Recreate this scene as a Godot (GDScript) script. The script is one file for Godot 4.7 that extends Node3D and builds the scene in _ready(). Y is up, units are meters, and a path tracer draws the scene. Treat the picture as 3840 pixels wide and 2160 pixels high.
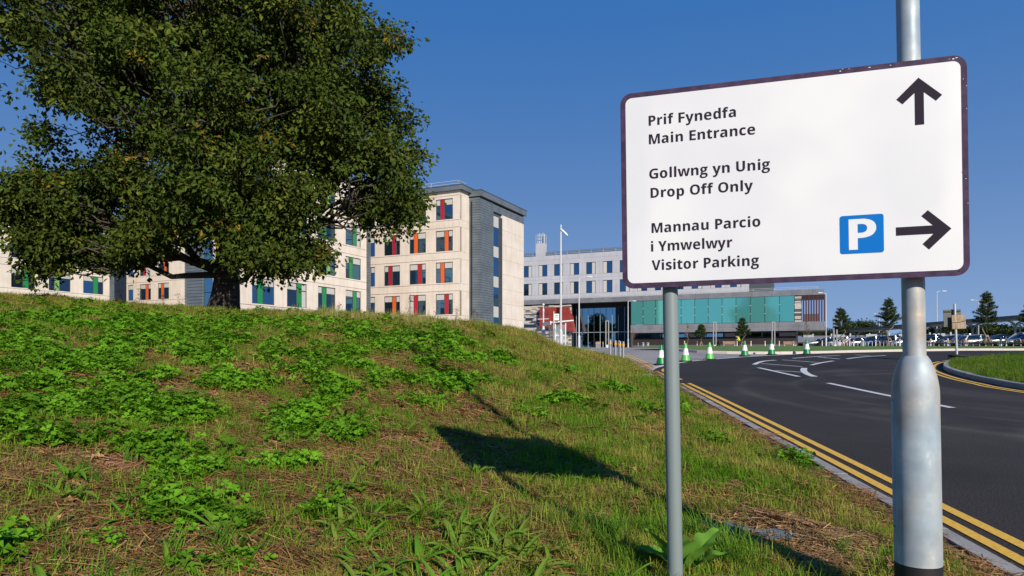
extends Node3D
# A hospital approach road: direction sign in the foreground, an oak on a grass bank, ward blocks behind, entrance pavilion and car park beyond.
# x to the right, z towards the viewer; "d" below is the distance ahead (-z). The road climbs away at 4.5 %.
const CA := 0.9046
const SA := 0.4262
var rng := RandomNumberGenerator.new()
var taken := {}
var cache := {}
var M := {}
var bump := FastNoiseLite.new()
var patch := FastNoiseLite.new()
var cube: ArrayMesh
var bare := []

class MB:
	var v := PackedVector3Array()
	var n := PackedVector3Array()
	var c := PackedColorArray()
	var i := PackedInt32Array()
	var uv := PackedVector2Array()
	var col := Color.WHITE
	var has_col := false
	func tri(a: Vector3, b: Vector3, d: Vector3) -> void:
		quad_n([a, b, d], (b - a).cross(d - a).normalized())
	func quad(a: Vector3, b: Vector3, d: Vector3, e: Vector3) -> void:
		quad_n([a, b, d, e], (b - a).cross(e - a).normalized())
	func quad_n(p: Array, nn: Vector3) -> void:
		var s := v.size()
		for q in p:
			v.append(q); n.append(nn); c.append(col)
		i.append_array([s, s + 2, s + 1])
		if p.size() == 4:
			i.append_array([s, s + 3, s + 2])
	func box(a: Vector3, b: Vector3) -> void:
		obox(Transform3D(Basis(), (a + b) / 2.0), (b - a).abs())
	func obox(t: Transform3D, s: Vector3) -> void:
		var h := s / 2.0
		var p := []
		for k in 8:
			p.append(t * Vector3(h.x if k & 1 else -h.x, h.y if k & 2 else -h.y, h.z if k & 4 else -h.z))
		for f in [[4, 5, 7, 6], [1, 0, 2, 3], [5, 1, 3, 7], [0, 4, 6, 2], [6, 7, 3, 2], [0, 1, 5, 4]]:
			quad(p[f[0]], p[f[1]], p[f[2]], p[f[3]])
	func bar(a: Vector3, b: Vector3, w: float, h: float) -> void:
		var z := (b - a).normalized()
		var x := (Vector3.UP.cross(z) if absf(z.y) < 0.95 else Vector3.RIGHT.cross(z)).normalized()
		obox(Transform3D(Basis(x, z.cross(x), z), (a + b) / 2.0), Vector3(w, h, a.distance_to(b)))
	func ring_surface(rings: Array, closed := true, caps := true) -> void:
		var m: int = rings[0].size()
		var s := v.size()
		for r in rings.size():
			for k in m:
				var along: Vector3 = rings[mini(r + 1, rings.size() - 1)][k] - rings[maxi(r - 1, 0)][k]
				var k2 := (k + 1) % m if closed else mini(k + 1, m - 1)
				var k0 := (k + m - 1) % m if closed else maxi(k - 1, 0)
				var across: Vector3 = rings[r][k2] - rings[r][k0]
				v.append(rings[r][k]); n.append(across.cross(along).normalized()); c.append(col)
		for r in rings.size() - 1:
			for k in (m if closed else m - 1):
				var a := s + r * m + k
				var b := s + r * m + (k + 1) % m
				i.append_array([a, b + m, b, a, a + m, b + m])
		if caps and closed:
			for e in [0, rings.size() - 1]:
				var mid := Vector3.ZERO
				for q in rings[e]:
					mid += q
				mid /= m
				for k in m:
					if e == 0:
						tri(mid, rings[e][(k + 1) % m], rings[e][k])
					else:
						tri(mid, rings[e][k], rings[e][(k + 1) % m])
	func tube(pts: Array, rad, sides := 8, caps := true) -> void:
		var rings := []
		var x := Vector3.ZERO
		for k in pts.size():
			var dir: Vector3 = (pts[mini(k + 1, pts.size() - 1)] - pts[maxi(k - 1, 0)]).normalized()
			if x == Vector3.ZERO:
				x = dir.cross(Vector3.UP if absf(dir.y) < 0.9 else Vector3.RIGHT).normalized()
			x = (x - dir * x.dot(dir)).normalized()
			var y := dir.cross(x)
			var r: float = rad[k] if rad is Array else rad
			var ring := []
			for q in sides:
				var a := TAU * q / sides
				ring.append(pts[k] + (x * cos(a) + y * sin(a)) * r)
			rings.append(ring)
		ring_surface(rings, true, caps)
	func lathe(prof: Array, sides := 16, at := Vector3.ZERO, caps := true) -> void:
		var rings := []
		for p in prof:
			var ring := []
			for q in sides:
				var a := -TAU * q / sides
				ring.append(at + Vector3(cos(a) * p[0], p[1], sin(a) * p[0]))
			rings.append(ring)
		ring_surface(rings, true, caps)
	func prism(poly: PackedVector2Array, z0: float, z1: float, t := Transform3D()) -> void:
		var p := poly
		if Geometry2D.is_polygon_clockwise(p):
			p.reverse()
		var idx := Geometry2D.triangulate_polygon(p)
		for k in range(0, idx.size(), 3):
			var q := [p[idx[k]], p[idx[k + 1]], p[idx[k + 2]]]
			if (q[1] - q[0]).cross(q[2] - q[0]) < 0:
				q.reverse()
			tri(t * Vector3(q[0].x, q[0].y, z1), t * Vector3(q[1].x, q[1].y, z1), t * Vector3(q[2].x, q[2].y, z1))
			tri(t * Vector3(q[0].x, q[0].y, z0), t * Vector3(q[2].x, q[2].y, z0), t * Vector3(q[1].x, q[1].y, z0))
		for k in p.size():
			var a := p[k]
			var b := p[(k + 1) % p.size()]
			quad(t * Vector3(a.x, a.y, z0), t * Vector3(b.x, b.y, z0), t * Vector3(b.x, b.y, z1), t * Vector3(a.x, a.y, z1))
	func done() -> ArrayMesh:
		var a := []
		a.resize(Mesh.ARRAY_MAX)
		a[Mesh.ARRAY_VERTEX] = v
		a[Mesh.ARRAY_NORMAL] = n
		a[Mesh.ARRAY_INDEX] = i
		if has_col:
			a[Mesh.ARRAY_COLOR] = c
		if uv.size() == v.size() and v.size() > 0:
			a[Mesh.ARRAY_TEX_UV] = uv
		var m := ArrayMesh.new()
		m.add_surface_from_arrays(Mesh.PRIMITIVE_TRIANGLES, a)
		return m

# ---------------------------------------------------------------- naming, things, parts
func nth(k: int) -> String:
	return ["first", "second", "third", "fourth", "fifth", "sixth", "seventh", "eighth", "ninth", "tenth", "eleventh", "twelfth", "thirteenth", "fourteenth", "fifteenth", "sixteenth", "seventeenth", "eighteenth", "nineteenth", "twentieth", "twenty-first", "twenty-second"][k]

func called(s: String) -> String:
	taken[s] = taken.get(s, -1) + 1
	return s if taken[s] == 0 else "%s_%03d" % [s, taken[s]]

func tag(o: Node, label := "", category := "", group := "", kind := "") -> Node:
	if label: o.set_meta("label", label)
	if category: o.set_meta("category", category)
	if group: o.set_meta("group", group)
	if kind: o.set_meta("kind", kind)
	return o

func thing(s: String, label: String, category: String, at := Vector3.ZERO, turn := 0.0, group := "") -> Node3D:
	var o := Node3D.new()
	o.name = called(s)
	add_child(o)
	o.position = at
	o.rotation.y = turn
	tag(o, label, category, group)
	return o

func part(p: Node, s: String, mesh: Mesh, m: Material, t := Transform3D()) -> MeshInstance3D:
	var o := MeshInstance3D.new()
	o.mesh = mesh
	o.material_override = m
	o.name = called(s) if p == self else s
	p.add_child(o, true)
	o.transform = t
	return o

func copy(o: Node3D, at: Vector3, turn := 0.0, label := "") -> Node3D:
	var r: Node3D = o.duplicate()
	var s := str(o.name)
	r.name = called(s.left(-4) if s.right(4).begins_with("_0") else s)
	add_child(r)
	r.position = at
	r.rotation.y = turn
	if label: r.set_meta("label", label)
	return r

func bx(p: Node, s: String, a: Vector3, b: Vector3, m: Material, t := Transform3D()) -> MeshInstance3D:
	var size := (b - a).abs()
	return part(p, s, cube, m, t * Transform3D(Basis.from_scale(size), (a + b) / 2.0))

# ---------------------------------------------------------------- materials (linear base colours)
func L(r: float, g: float, b: float, a := 1.0) -> Color:
	return Color(r, g, b, a).linear_to_srgb()

func mat(r: float, g: float, b: float, rough := 0.8, metal := 0.0, spec := 0.5) -> StandardMaterial3D:
	var m := StandardMaterial3D.new()
	m.albedo_color = L(r, g, b)
	m.roughness = rough
	m.metallic = metal
	m.metallic_specular = spec
	return m

func noise_tex(seed_: int, freq: float, stops: Array, size := 256, octaves := 4, type := FastNoiseLite.TYPE_SIMPLEX_SMOOTH) -> NoiseTexture2D:
	var f := FastNoiseLite.new()
	f.seed = seed_
	f.frequency = freq
	f.noise_type = type
	f.fractal_octaves = octaves
	var t := NoiseTexture2D.new()
	t.width = size
	t.height = size
	t.seamless = true
	t.noise = f
	if stops:
		var g := Gradient.new()
		var off := PackedFloat32Array()
		var cs := PackedColorArray()
		for s in stops:
			off.append(s[0])
			cs.append(s[1])
		g.offsets = off
		g.colors = cs
		t.color_ramp = g
	return t

func tri_tex(m: StandardMaterial3D, t: Texture2D, scale := Vector3.ONE, world := true) -> StandardMaterial3D:
	m.albedo_texture = t
	m.uv1_triplanar = true
	m.uv1_world_triplanar = world
	m.uv1_scale = scale
	return m

func relief(m: StandardMaterial3D, t: Texture2D, cm: float) -> StandardMaterial3D:
	m.heightmap_enabled = true
	m.heightmap_texture = t
	m.heightmap_scale = cm
	return m

func over(m: StandardMaterial3D, t: Texture2D, scale := Vector3.ONE) -> StandardMaterial3D:   # a second, coarser pattern multiplied over the first
	m.detail_enabled = true
	m.detail_albedo = t
	m.detail_blend_mode = BaseMaterial3D.BLEND_MODE_MUL
	m.detail_uv_layer = BaseMaterial3D.DETAIL_UV_2
	m.uv2_triplanar = true
	m.uv2_world_triplanar = true
	m.uv2_scale = scale
	return m

func leafy(r := 1.0, g := 1.0, b := 1.0, through := 0.35) -> StandardMaterial3D:
	var m := mat(r, g, b, 0.7, 0.0, 0.2)
	m.vertex_color_use_as_albedo = true
	m.cull_mode = BaseMaterial3D.CULL_DISABLED
	m.backlight_enabled = true
	m.backlight = L(through, through, through * 0.6)
	return m

# ---------------------------------------------------------------- the lie of the land
func base_y(d: float) -> float:
	if d < -8.0:
		return -0.36
	return 0.045 * d if d < 40.0 else 1.8 + 0.0145 * (minf(d, 160.0) - 40.0)

func kerb_x(d: float) -> float:      # centre of the inner yellow line; the kerb stands 0.16 to 0.30 m left of it
	var e := clampf(d, -6.0, 40.0)
	return 2.83 + 0.098 * e - 0.0006 * e * e

const BX := [-40.0, -21.0, -12.0, -6.0, -1.7, 0.35, 2.1]
const BD := [0.0, 6.0, 12.0, 20.0, 27.0]
const BH := [
	[1.30, 1.25, 1.15, 0.95, 0.50, 0.22, 0.13, 0.02],
	[1.65, 1.55, 1.40, 1.12, 0.72, 0.47, 0.42, 0.29],
	[2.35, 2.25, 2.02, 1.80, 1.45, 1.00, 0.76, 0.56],
	[3.30, 3.10, 2.70, 2.52, 2.20, 1.80, 1.22, 0.92],
	[4.20, 3.88, 3.22, 3.04, 2.70, 2.42, 1.72, 1.235]]

func bank_row(k: int, x: float, xe: float) -> float:
	var h: Array = BH[k]
	if x >= xe:
		return h[7]
	var xs := BX + [xe]
	var j := 0
	while j < 6 and x > xs[j + 1]:
		j += 1
	var t: float = clampf((x - xs[j]) / (xs[j + 1] - xs[j]), 0.0, 1.0)
	return cubic_interpolate(h[j], h[j + 1], h[maxi(j - 1, 0)], h[mini(j + 2, 7)], t)

func bank_y(x: float, d: float) -> float:
	var xe := kerb_x(d) - 0.30
	var e := clampf(d, 0.0, 27.0)
	var j := 0
	while j < 3 and e > BD[j + 1]:
		j += 1
	var t: float = (e - BD[j]) / (BD[j + 1] - BD[j])
	var p := []
	for k in [maxi(j - 1, 0), j, j + 1, mini(j + 2, 4)]:
		p.append(bank_row(k, x, xe))
	var y := cubic_interpolate(p[1], p[2], p[0], p[3], t)
	var edge := smoothstep(xe, xe - 0.7, x)
	y += edge * (bump.get_noise_2d(x * 9.0, d * 9.0) * 0.10 + bump.get_noise_2d(x * 45.0, d * 45.0) * 0.035)
	if d < 0.0:
		y += 0.045 * maxf(d, -8.0)
	if d > 27.0:
		var far := base_y(d) - 0.12
		var left := smoothstep(-4.0, -14.0, x)
		var near_drop := lerpf(y + 0.02 * (d - 27.0), far, smoothstep(27.5, 29.8 + 12.0 * smoothstep(5.0, 1.0, x), d))
		var left_drop := lerpf(y - 0.01 * (d - 27.0), far + 0.3, smoothstep(32.0, 60.0, d))
		y = lerpf(near_drop, left_drop, left)
	return y

func from_local(lx: float, y: float, lz: float) -> Vector3:
	return Vector3(lx * CA - lz * SA, y, lx * SA + lz * CA)

func at(x: float, d: float, lift := 0.0) -> Vector3:
	return Vector3(x, base_y(d) + lift, -d)

# a sheet draped over the land: the polygon (x, d) cut along a lattice
func drape(poly: PackedVector2Array, lift: float, cell := 2.0, height = null, mb: MB = null) -> MB:
	if mb == null:
		mb = MB.new()
	var lo := poly[0]
	var hi := poly[0]
	for p in poly:
		lo = lo.min(p)
		hi = hi.max(p)
	for gx in range(floori(lo.x / cell), ceili(hi.x / cell)):
		for gd in range(floori(lo.y / cell), ceili(hi.y / cell)):
			var q := PackedVector2Array([Vector2(gx, gd) * cell, Vector2(gx + 1, gd) * cell, Vector2(gx + 1, gd + 1) * cell, Vector2(gx, gd + 1) * cell])
			for piece in Geometry2D.intersect_polygons(poly, q):
				var idx := Geometry2D.triangulate_polygon(piece)
				for k in range(0, idx.size(), 3):
					var w := []
					for e in 3:
						var p: Vector2 = piece[idx[k + e]]
						w.append(Vector3(p.x, (height.call(p.x, p.y) if height != null else base_y(p.y)) + lift, -p.y))
					var nn: Vector3 = (w[1] - w[0]).cross(w[2] - w[0])
					if nn.y < 0:
						w.reverse()
					mb.tri(w[0], w[1], w[2])
	return mb

func strip(line: Array, w: float) -> PackedVector2Array:     # a ribbon of width w along a polyline, as one polygon
	var a := PackedVector2Array()
	var b := PackedVector2Array()
	for k in line.size():
		var t: Vector2 = (line[mini(k + 1, line.size() - 1)] - line[maxi(k - 1, 0)]).normalized()
		var s := Vector2(-t.y, t.x) * w / 2.0
		a.append(line[k] + s)
		b.append(line[k] - s)
	b.reverse()
	a.append_array(b)
	return a

func smooth_line(line: Array, n := 6) -> Array:
	var out := []
	for k in line.size() - 1:
		for j in n:
			out.append(line[k].cubic_interpolate(line[k + 1], line[maxi(k - 1, 0)], line[mini(k + 2, line.size() - 1)], float(j) / n))
	out.append(line[-1])
	return out

func scatter(p: Node, s: String, mesh: Mesh, m: Material, where: Array, tint: Array) -> MultiMeshInstance3D:
	var mm := MultiMesh.new()
	mm.transform_format = MultiMesh.TRANSFORM_3D
	mm.use_colors = true
	mm.mesh = mesh
	mm.instance_count = where.size()
	for k in where.size():
		mm.set_instance_transform(k, where[k])
		mm.set_instance_color(k, tint[k])
	var o := MultiMeshInstance3D.new()
	o.multimesh = mm
	o.material_override = m
	o.name = called(s) if p == self else s
	p.add_child(o, true)
	return o

func _ready() -> void:
	rng.seed = 20
	bump.seed = 4
	bump.frequency = 0.04
	bump.fractal_octaves = 3
	patch.seed = 11
	patch.frequency = 0.35
	patch.fractal_octaves = 3
	setup_view()
	make_materials()
	build_ground()
	build_roads()
	print("roads")
	build_wards()
	build_entrance()
	print("buildings")
	build_car_park()
	build_plaza()
	print("plaza")
	build_trees()
	print("trees")
	build_plants()
	print("plants")
	build_sign()

func setup_view() -> void:
	var cam := Camera3D.new()
	cam.name = "camera"
	add_child(cam)
	cam.position = Vector3(0, 1.5, 0)
	cam.near = 0.1
	cam.far = 2000.0
	cam.projection = Camera3D.PROJECTION_FRUSTUM      # 24 mm lens with a rising front: the verticals stay upright
	cam.size = 0.1 * 2160.0 / 2545.0
	cam.frustum_offset = Vector2(0, 0.1 * 254.0 / 2545.0)
	cam.current = true
	var sky := ProceduralSkyMaterial.new()
	sky.sky_top_color = L(0.017, 0.125, 0.385)
	sky.sky_horizon_color = L(0.25, 0.37, 0.58)
	sky.sky_curve = 0.15
	sky.ground_bottom_color = L(0.10, 0.11, 0.09)
	sky.ground_horizon_color = L(0.22, 0.28, 0.38)
	sky.sun_angle_max = 12.0
	var e := Environment.new()
	e.background_mode = Environment.BG_SKY
	e.sky = Sky.new()
	e.sky.sky_material = sky
	e.tonemap_mode = Environment.TONE_MAPPER_LINEAR
	e.tonemap_exposure = 1.15
	e.sdfgi_enabled = true
	e.ssao_enabled = true
	e.ssil_enabled = true
	var w := WorldEnvironment.new()
	w.name = "world"
	w.environment = e
	add_child(w)
	var sun := DirectionalLight3D.new()
	sun.name = "sun"
	add_child(sun)
	sun.light_color = Color(1.0, 0.955, 0.89)
	sun.light_energy = 1.45
	sun.light_angular_distance = 0.53
	sun.shadow_enabled = true
	var el := deg_to_rad(26.5)
	var az := atan(0.385)
	var to_sun := Vector3(sin(az) * cos(el), sin(el), cos(az) * cos(el))
	sun.look_at_from_position(to_sun * 50.0, Vector3.ZERO)

func make_materials() -> void:
	var cb := MB.new()
	cb.box(Vector3(-0.5, -0.5, -0.5), Vector3(0.5, 0.5, 0.5))
	cube = cb.done()
	var fine := noise_tex(3, 0.08, [[0.0, Color(0.55, 0.55, 0.55)], [1.0, Color(1, 1, 1)]], 512, 5)
	var blotch := noise_tex(5, 0.012, [[0.25, Color(0.88, 0.88, 0.88)], [0.75, Color(1, 1, 1)]], 256, 4)
	var streak := noise_tex(8, 0.02, [[0.2, Color(0.955, 0.94, 0.92)], [0.5, Color(0.99, 0.985, 0.98)], [0.8, Color(1, 1, 1)]], 256, 4)
	M.fine = fine
	M.blotch = blotch
	# soil and mown hay of the bank
	M.soil = tri_tex(mat(1, 1, 1, 0.95), noise_tex(21, 0.03, [[0.2, L(0.085, 0.042, 0.024)], [0.5, L(0.175, 0.090, 0.050)], [0.8, L(0.27, 0.15, 0.085)]], 512, 5), Vector3(0.9, 0.9, 0.9))
	relief(M.soil, fine, 2.0)
	over(M.soil, noise_tex(6, 0.02, [[0.3, Color(0.75, 0.74, 0.7)], [0.7, Color(1, 1, 1)]], 256, 3), Vector3(0.11, 0.11, 0.11))
	M.bare = tri_tex(mat(1, 1, 1, 0.95), noise_tex(22, 0.05, [[0.2, L(0.16, 0.075, 0.04)], [0.8, L(0.33, 0.17, 0.095)]], 256, 5), Vector3(0.8, 0.8, 0.8))
	relief(M.bare, fine, 2.0)
	M.turf = tri_tex(mat(1, 1, 1, 0.9), noise_tex(23, 0.06, [[0.2, L(0.06, 0.115, 0.012)], [0.5, L(0.095, 0.185, 0.015)], [0.8, L(0.15, 0.23, 0.028)]], 512, 5), Vector3(0.35, 0.35, 0.35))
	M.far_ground = tri_tex(mat(1, 1, 1, 0.95), noise_tex(24, 0.02, [[0.2, L(0.05, 0.08, 0.02)], [0.8, L(0.13, 0.13, 0.06)]], 256, 4), Vector3(0.03, 0.03, 0.03))
	M.mulch = tri_tex(mat(1, 1, 1, 0.95), noise_tex(25, 0.09, [[0.2, L(0.04, 0.025, 0.015)], [0.8, L(0.17, 0.11, 0.07)]], 256, 4), Vector3(0.7, 0.7, 0.7))
	# paving
	M.paver = over(tri_tex(mat(1, 1, 1, 0.85), noise_tex(26, 0.05, [[0.2, L(0.27, 0.25, 0.24)], [0.8, L(0.36, 0.335, 0.32)]], 256, 4), Vector3(0.5, 0.5, 0.5)), blotch, Vector3(0.06, 0.06, 0.06))
	M.slab_light = tri_tex(mat(1, 1, 1, 0.85), noise_tex(27, 0.06, [[0.2, L(0.42, 0.40, 0.38)], [0.8, L(0.54, 0.515, 0.50)]], 256, 4), Vector3(0.5, 0.5, 0.5))
	M.slab_dark = tri_tex(mat(1, 1, 1, 0.85), noise_tex(28, 0.06, [[0.2, L(0.22, 0.205, 0.20)], [0.8, L(0.31, 0.29, 0.28)]], 256, 4), Vector3(0.5, 0.5, 0.5))
	M.kerb = over(relief(tri_tex(mat(1, 1, 1, 0.9), noise_tex(29, 0.10, [[0.2, L(0.27, 0.255, 0.24)], [0.8, L(0.42, 0.40, 0.375)]], 256, 4), Vector3(1.5, 1.5, 1.5)), fine, 0.2), blotch, Vector3(0.5, 0.5, 0.5))
	M.kerb_pale = tri_tex(mat(1, 1, 1, 0.9), noise_tex(30, 0.10, [[0.2, L(0.50, 0.45, 0.40)], [0.8, L(0.64, 0.59, 0.53)]], 256, 4), Vector3(0.8, 0.8, 0.8))
	var worn := [[0.0, L(0.52, 0.27, 0.025)], [0.30, L(0.72, 0.41, 0.035)], [0.8, L(0.83, 0.50, 0.05)]]
	M.yellow = relief(tri_tex(mat(1, 1, 1, 0.6), noise_tex(31, 0.05, worn, 512, 5), Vector3(0.8, 0.8, 0.8)), fine, 0.15)
	M.white_line = tri_tex(mat(1, 1, 1, 0.6), noise_tex(32, 0.06, [[0.0, L(0.40, 0.39, 0.38)], [0.35, L(0.62, 0.61, 0.59)], [0.8, L(0.74, 0.73, 0.71)]], 256, 5), Vector3(0.8, 0.8, 0.8))
	# buildings
	M.concrete = over(tri_tex(mat(1, 1, 1, 0.85), noise_tex(33, 0.012, [[0.2, L(0.66, 0.58, 0.49)], [0.5, L(0.71, 0.63, 0.545)], [0.8, L(0.74, 0.665, 0.58)]], 256, 4), Vector3(0.12, 0.12, 0.12)), streak, Vector3(0.5, 0.035, 0.5))
	M.concrete_pale = over(tri_tex(mat(1, 1, 1, 0.85), noise_tex(34, 0.012, [[0.2, L(0.70, 0.63, 0.54)], [0.5, L(0.75, 0.685, 0.60)], [0.8, L(0.78, 0.715, 0.635)]], 256, 4), Vector3(0.12, 0.12, 0.12)), streak, Vector3(0.45, 0.04, 0.45))
	M.core = mat(0.10, 0.09, 0.08, 0.9)
	M.zinc = over(mat(0.135, 0.165, 0.19, 0.5, 0.0), blotch, Vector3(0.2, 0.2, 0.2))
	M.zinc_dark = mat(0.07, 0.085, 0.10, 0.5)
	M.frame = mat(0.055, 0.065, 0.075, 0.45)
	M.glass = mat(0.075, 0.20, 0.34, 0.05, 0.9)
	M.glass_dark = mat(0.05, 0.10, 0.15, 0.05, 0.85)
	M.infill = mat(0.50, 0.50, 0.47, 0.6)
	M.red = mat(0.42, 0.012, 0.022, 0.4)
	M.orange = mat(0.72, 0.115, 0.008, 0.4)
	M.green = mat(0.010, 0.24, 0.065, 0.4)
	M.lime = mat(0.19, 0.39, 0.13, 0.4)
	M.grey_panel = over(tri_tex(mat(1, 1, 1, 0.55), noise_tex(35, 0.01, [[0.2, L(0.47, 0.48, 0.53)], [0.8, L(0.53, 0.54, 0.59)]], 128, 3), Vector3(0.1, 0.1, 0.1)), streak, Vector3(0.4, 0.05, 0.4))
	M.cream = mat(0.55, 0.53, 0.48, 0.6)
	M.band = over(mat(0.22, 0.228, 0.25, 0.5), blotch, Vector3(0.15, 0.15, 0.15))
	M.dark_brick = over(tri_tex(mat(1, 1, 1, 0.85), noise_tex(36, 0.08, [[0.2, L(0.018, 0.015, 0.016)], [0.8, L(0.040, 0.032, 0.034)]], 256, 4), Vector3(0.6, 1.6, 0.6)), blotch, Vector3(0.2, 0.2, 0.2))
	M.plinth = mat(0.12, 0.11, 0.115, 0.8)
	M.terracotta = over(mat(0.30, 0.040, 0.028, 0.55), blotch, Vector3(0.25, 0.25, 0.25))
	M.fin = mat(0.065, 0.012, 0.015, 0.5)
	M.stone_pale = mat(0.52, 0.48, 0.42, 0.85)
	M.stone_mid = mat(0.26, 0.245, 0.24, 0.85)
	M.stone_dark = mat(0.085, 0.085, 0.095, 0.85)
	M.mirror = mat(0.22, 0.40, 0.50, 0.02, 1.0)
	for k in 3:
		M["teal%d" % k] = mat(0.115 + 0.012 * k, 0.46 + 0.03 * k, 0.44 + 0.025 * k, 0.06, 0.55)
	M.teal_solid = mat(0.06, 0.25, 0.28, 0.1, 0.3)
	M.white = mat(0.72, 0.72, 0.70, 0.6)
	M.steel = mat(0.58, 0.59, 0.60, 0.32, 0.85)
	M.galv = mat(0.48, 0.52, 0.54, 0.5, 0.35)
	M.galv_light = mat(0.55, 0.57, 0.58, 0.45, 0.2)
	M.black = mat(0.012, 0.012, 0.013, 0.6)
	M.rubber = relief(mat(0.02, 0.02, 0.021, 0.75), fine, 0.1)
	M.amber = mat(0.72, 0.33, 0.02, 0.5)
	M.clear = mat(0.8, 0.9, 0.9, 0.03, 0.0, 0.5)
	M.clear.transparency = BaseMaterial3D.TRANSPARENCY_ALPHA
	M.clear.albedo_color = L(0.75, 0.85, 0.85, 0.10)
	M.timber = tri_tex(mat(1, 1, 1, 0.8), noise_tex(37, 0.04, [[0.2, L(0.24, 0.15, 0.10)], [0.8, L(0.46, 0.31, 0.22)]], 128, 4), Vector3(0.3, 2.0, 2.0))
	M.bark = relief(tri_tex(mat(1, 1, 1, 0.95), noise_tex(38, 0.05, [[0.25, L(0.030, 0.024, 0.019)], [0.55, L(0.075, 0.062, 0.050)], [0.85, L(0.15, 0.13, 0.11)]], 512, 5), Vector3(1.6, 0.35, 1.6)), noise_tex(39, 0.05, [], 512, 5), 6.0)
	M.twig = tri_tex(mat(1, 1, 1, 0.9), noise_tex(42, 0.05, [[0.2, L(0.04, 0.033, 0.026)], [0.8, L(0.12, 0.10, 0.08)]], 128, 4), Vector3(1, 0.3, 1))
	M.bark_pale = tri_tex(mat(1, 1, 1, 0.9), noise_tex(40, 0.05, [[0.2, L(0.13, 0.10, 0.075)], [0.8, L(0.27, 0.22, 0.17)]], 128, 4), Vector3(1, 0.3, 1))
	M.leaf = leafy(1, 1, 1, 0.2)
	M.leaf.metallic_specular = 0.3
	M.blade = leafy(1, 1, 1, 0.42)
	M.needle = leafy(1, 1, 1, 0.15)
	M.straw = leafy(1, 1, 1, 0.0)
	M.straw.backlight_enabled = false
	M.roof_grey = over(mat(0.25, 0.25, 0.265, 0.7), blotch, Vector3(0.1, 0.1, 0.1))

# ---------------------------------------------------------------- ground, bank, roads
func build_ground() -> void:
	var g := MB.new()
	var xs := [-500, -250, -120, -60, -20, 0, 20, 60, 120, 250, 500]
	var ds := [-60, -8, 0, 20, 40, 70, 100, 160, 300, 900]
	for a in xs.size() - 1:
		for b in ds.size() - 1:
			var q := []
			for k in [[a, b], [a + 1, b], [a + 1, b + 1], [a, b + 1]]:
				q.append(Vector3(xs[k[0]], base_y(ds[k[1]]) - 0.2, -ds[k[1]]))
			g.quad(q[0], q[1], q[2], q[3])
	tag(part(self, "ground", g.done(), M.far_ground), "", "", "", "structure")
	# the bank: columns follow the kerb, so its edge lies exactly along the kerb's back
	var mb := MB.new()
	var us := []
	for k in 61:
		us.append(pow(k / 60.0, 2.2) * 62.0)
	var dd := []
	var d := -7.0
	while d < 64.0:
		dd.append(d)
		d += 0.16 if d > 1.5 and d < 9.0 else (0.3 if d < 32.0 else 1.5)
	var rings := []
	for e in dd:
		var row := []
		for u in us:
			var x: float = kerb_x(e) - 0.30 - u
			row.append(Vector3(x, bank_y(x, e), -e))
		row.reverse()
		rings.append(row)
	mb.ring_surface(rings, false, false)
	tag(part(self, "bank", mb.done(), M.soil), "grass bank rising from the road verge to the oak", "", "", "structure")
	# bare reddish earth: an eroded scar on the shoulder and the trodden strip under the crest
	for s in [[[Vector2(0.2, 23.4), Vector2(0.8, 24.2), Vector2(1.3, 25.3), Vector2(1.9, 26.6)], 0.95], [[Vector2(-11.2, 25.8), Vector2(-9.6, 25.5), Vector2(-7.8, 25.7), Vector2(-6.2, 25.4), Vector2(-4.6, 25.7)], 1.3], [[Vector2(-5.2, 19.5), Vector2(-4.6, 19.6)], 0.35], [[Vector2(-2.2, 15.5), Vector2(-1.4, 15.6)], 0.3], [[Vector2(-3.4, 4.9), Vector2(-3.0, 5.0), Vector2(-2.6, 4.85)], 0.4], [[Vector2(-1.95, 3.35), Vector2(-1.6, 3.4), Vector2(-1.3, 3.3)], 0.3], [[Vector2(-0.9, 2.9), Vector2(-0.7, 2.95), Vector2(-0.45, 2.9)], 0.22], [[Vector2(-1.4, 6.3), Vector2(-1.0, 6.4), Vector2(-0.6, 6.3)], 0.3], [[Vector2(-4.6, 7.6), Vector2(-4.0, 7.7), Vector2(-3.3, 7.55)], 0.45]]:
		var line := smooth_line(s[0])
		var poly := strip(line, s[1])
		for k in poly.size():
			poly[k] += Vector2(rng.randf_range(-0.16, 0.16), rng.randf_range(-0.18, 0.18)) * s[1]
		bare.append(poly)
		var o := part(self, "bare_earth", drape(poly, 0.02 if s[0][0].y > 12.0 else 0.006, 0.3 if s[0][0].y > 12.0 else 0.12, bank_y).done(), M.bare)
		tag(o, "", "", "", "structure")

func far_edge() -> Array:
	return smooth_line([Vector2(9.6, 43.5), Vector2(9.7, 39.5), Vector2(10.4, 36.6), Vector2(12.6, 35.4), Vector2(14.98, 35.5), Vector2(18.73, 37.2), Vector2(22.53, 38.7), Vector2(31.1, 41.2), Vector2(46, 44.5), Vector2(70, 48)], 4)

func cone_arc() -> Array:
	return smooth_line([Vector2(kerb_x(22) - 0.16, 22.1), Vector2(4.95, 23.4), Vector2(5.6, 25.05), Vector2(7.5, 28.25), Vector2(10.6, 31.67), Vector2(12.47, 33.3), Vector2(13.9, 34.4), Vector2(14.9, 35.3)], 5)

func island_edge() -> Array:
	return smooth_line([Vector2(11.5, -8), Vector2(11.45, 4), Vector2(11.6, 11), Vector2(11.9, 15.7), Vector2(12.25, 17.2), Vector2(12.7, 18.7), Vector2(13.4, 20.5), Vector2(14.4, 22.6), Vector2(15.9, 25.0), Vector2(17.4, 27.0), Vector2(18.7, 28.3), Vector2(20.2, 29.2), Vector2(23, 30.6), Vector2(32, 34.5), Vector2(48, 39.5), Vector2(70, 43.5)], 4)

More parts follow.
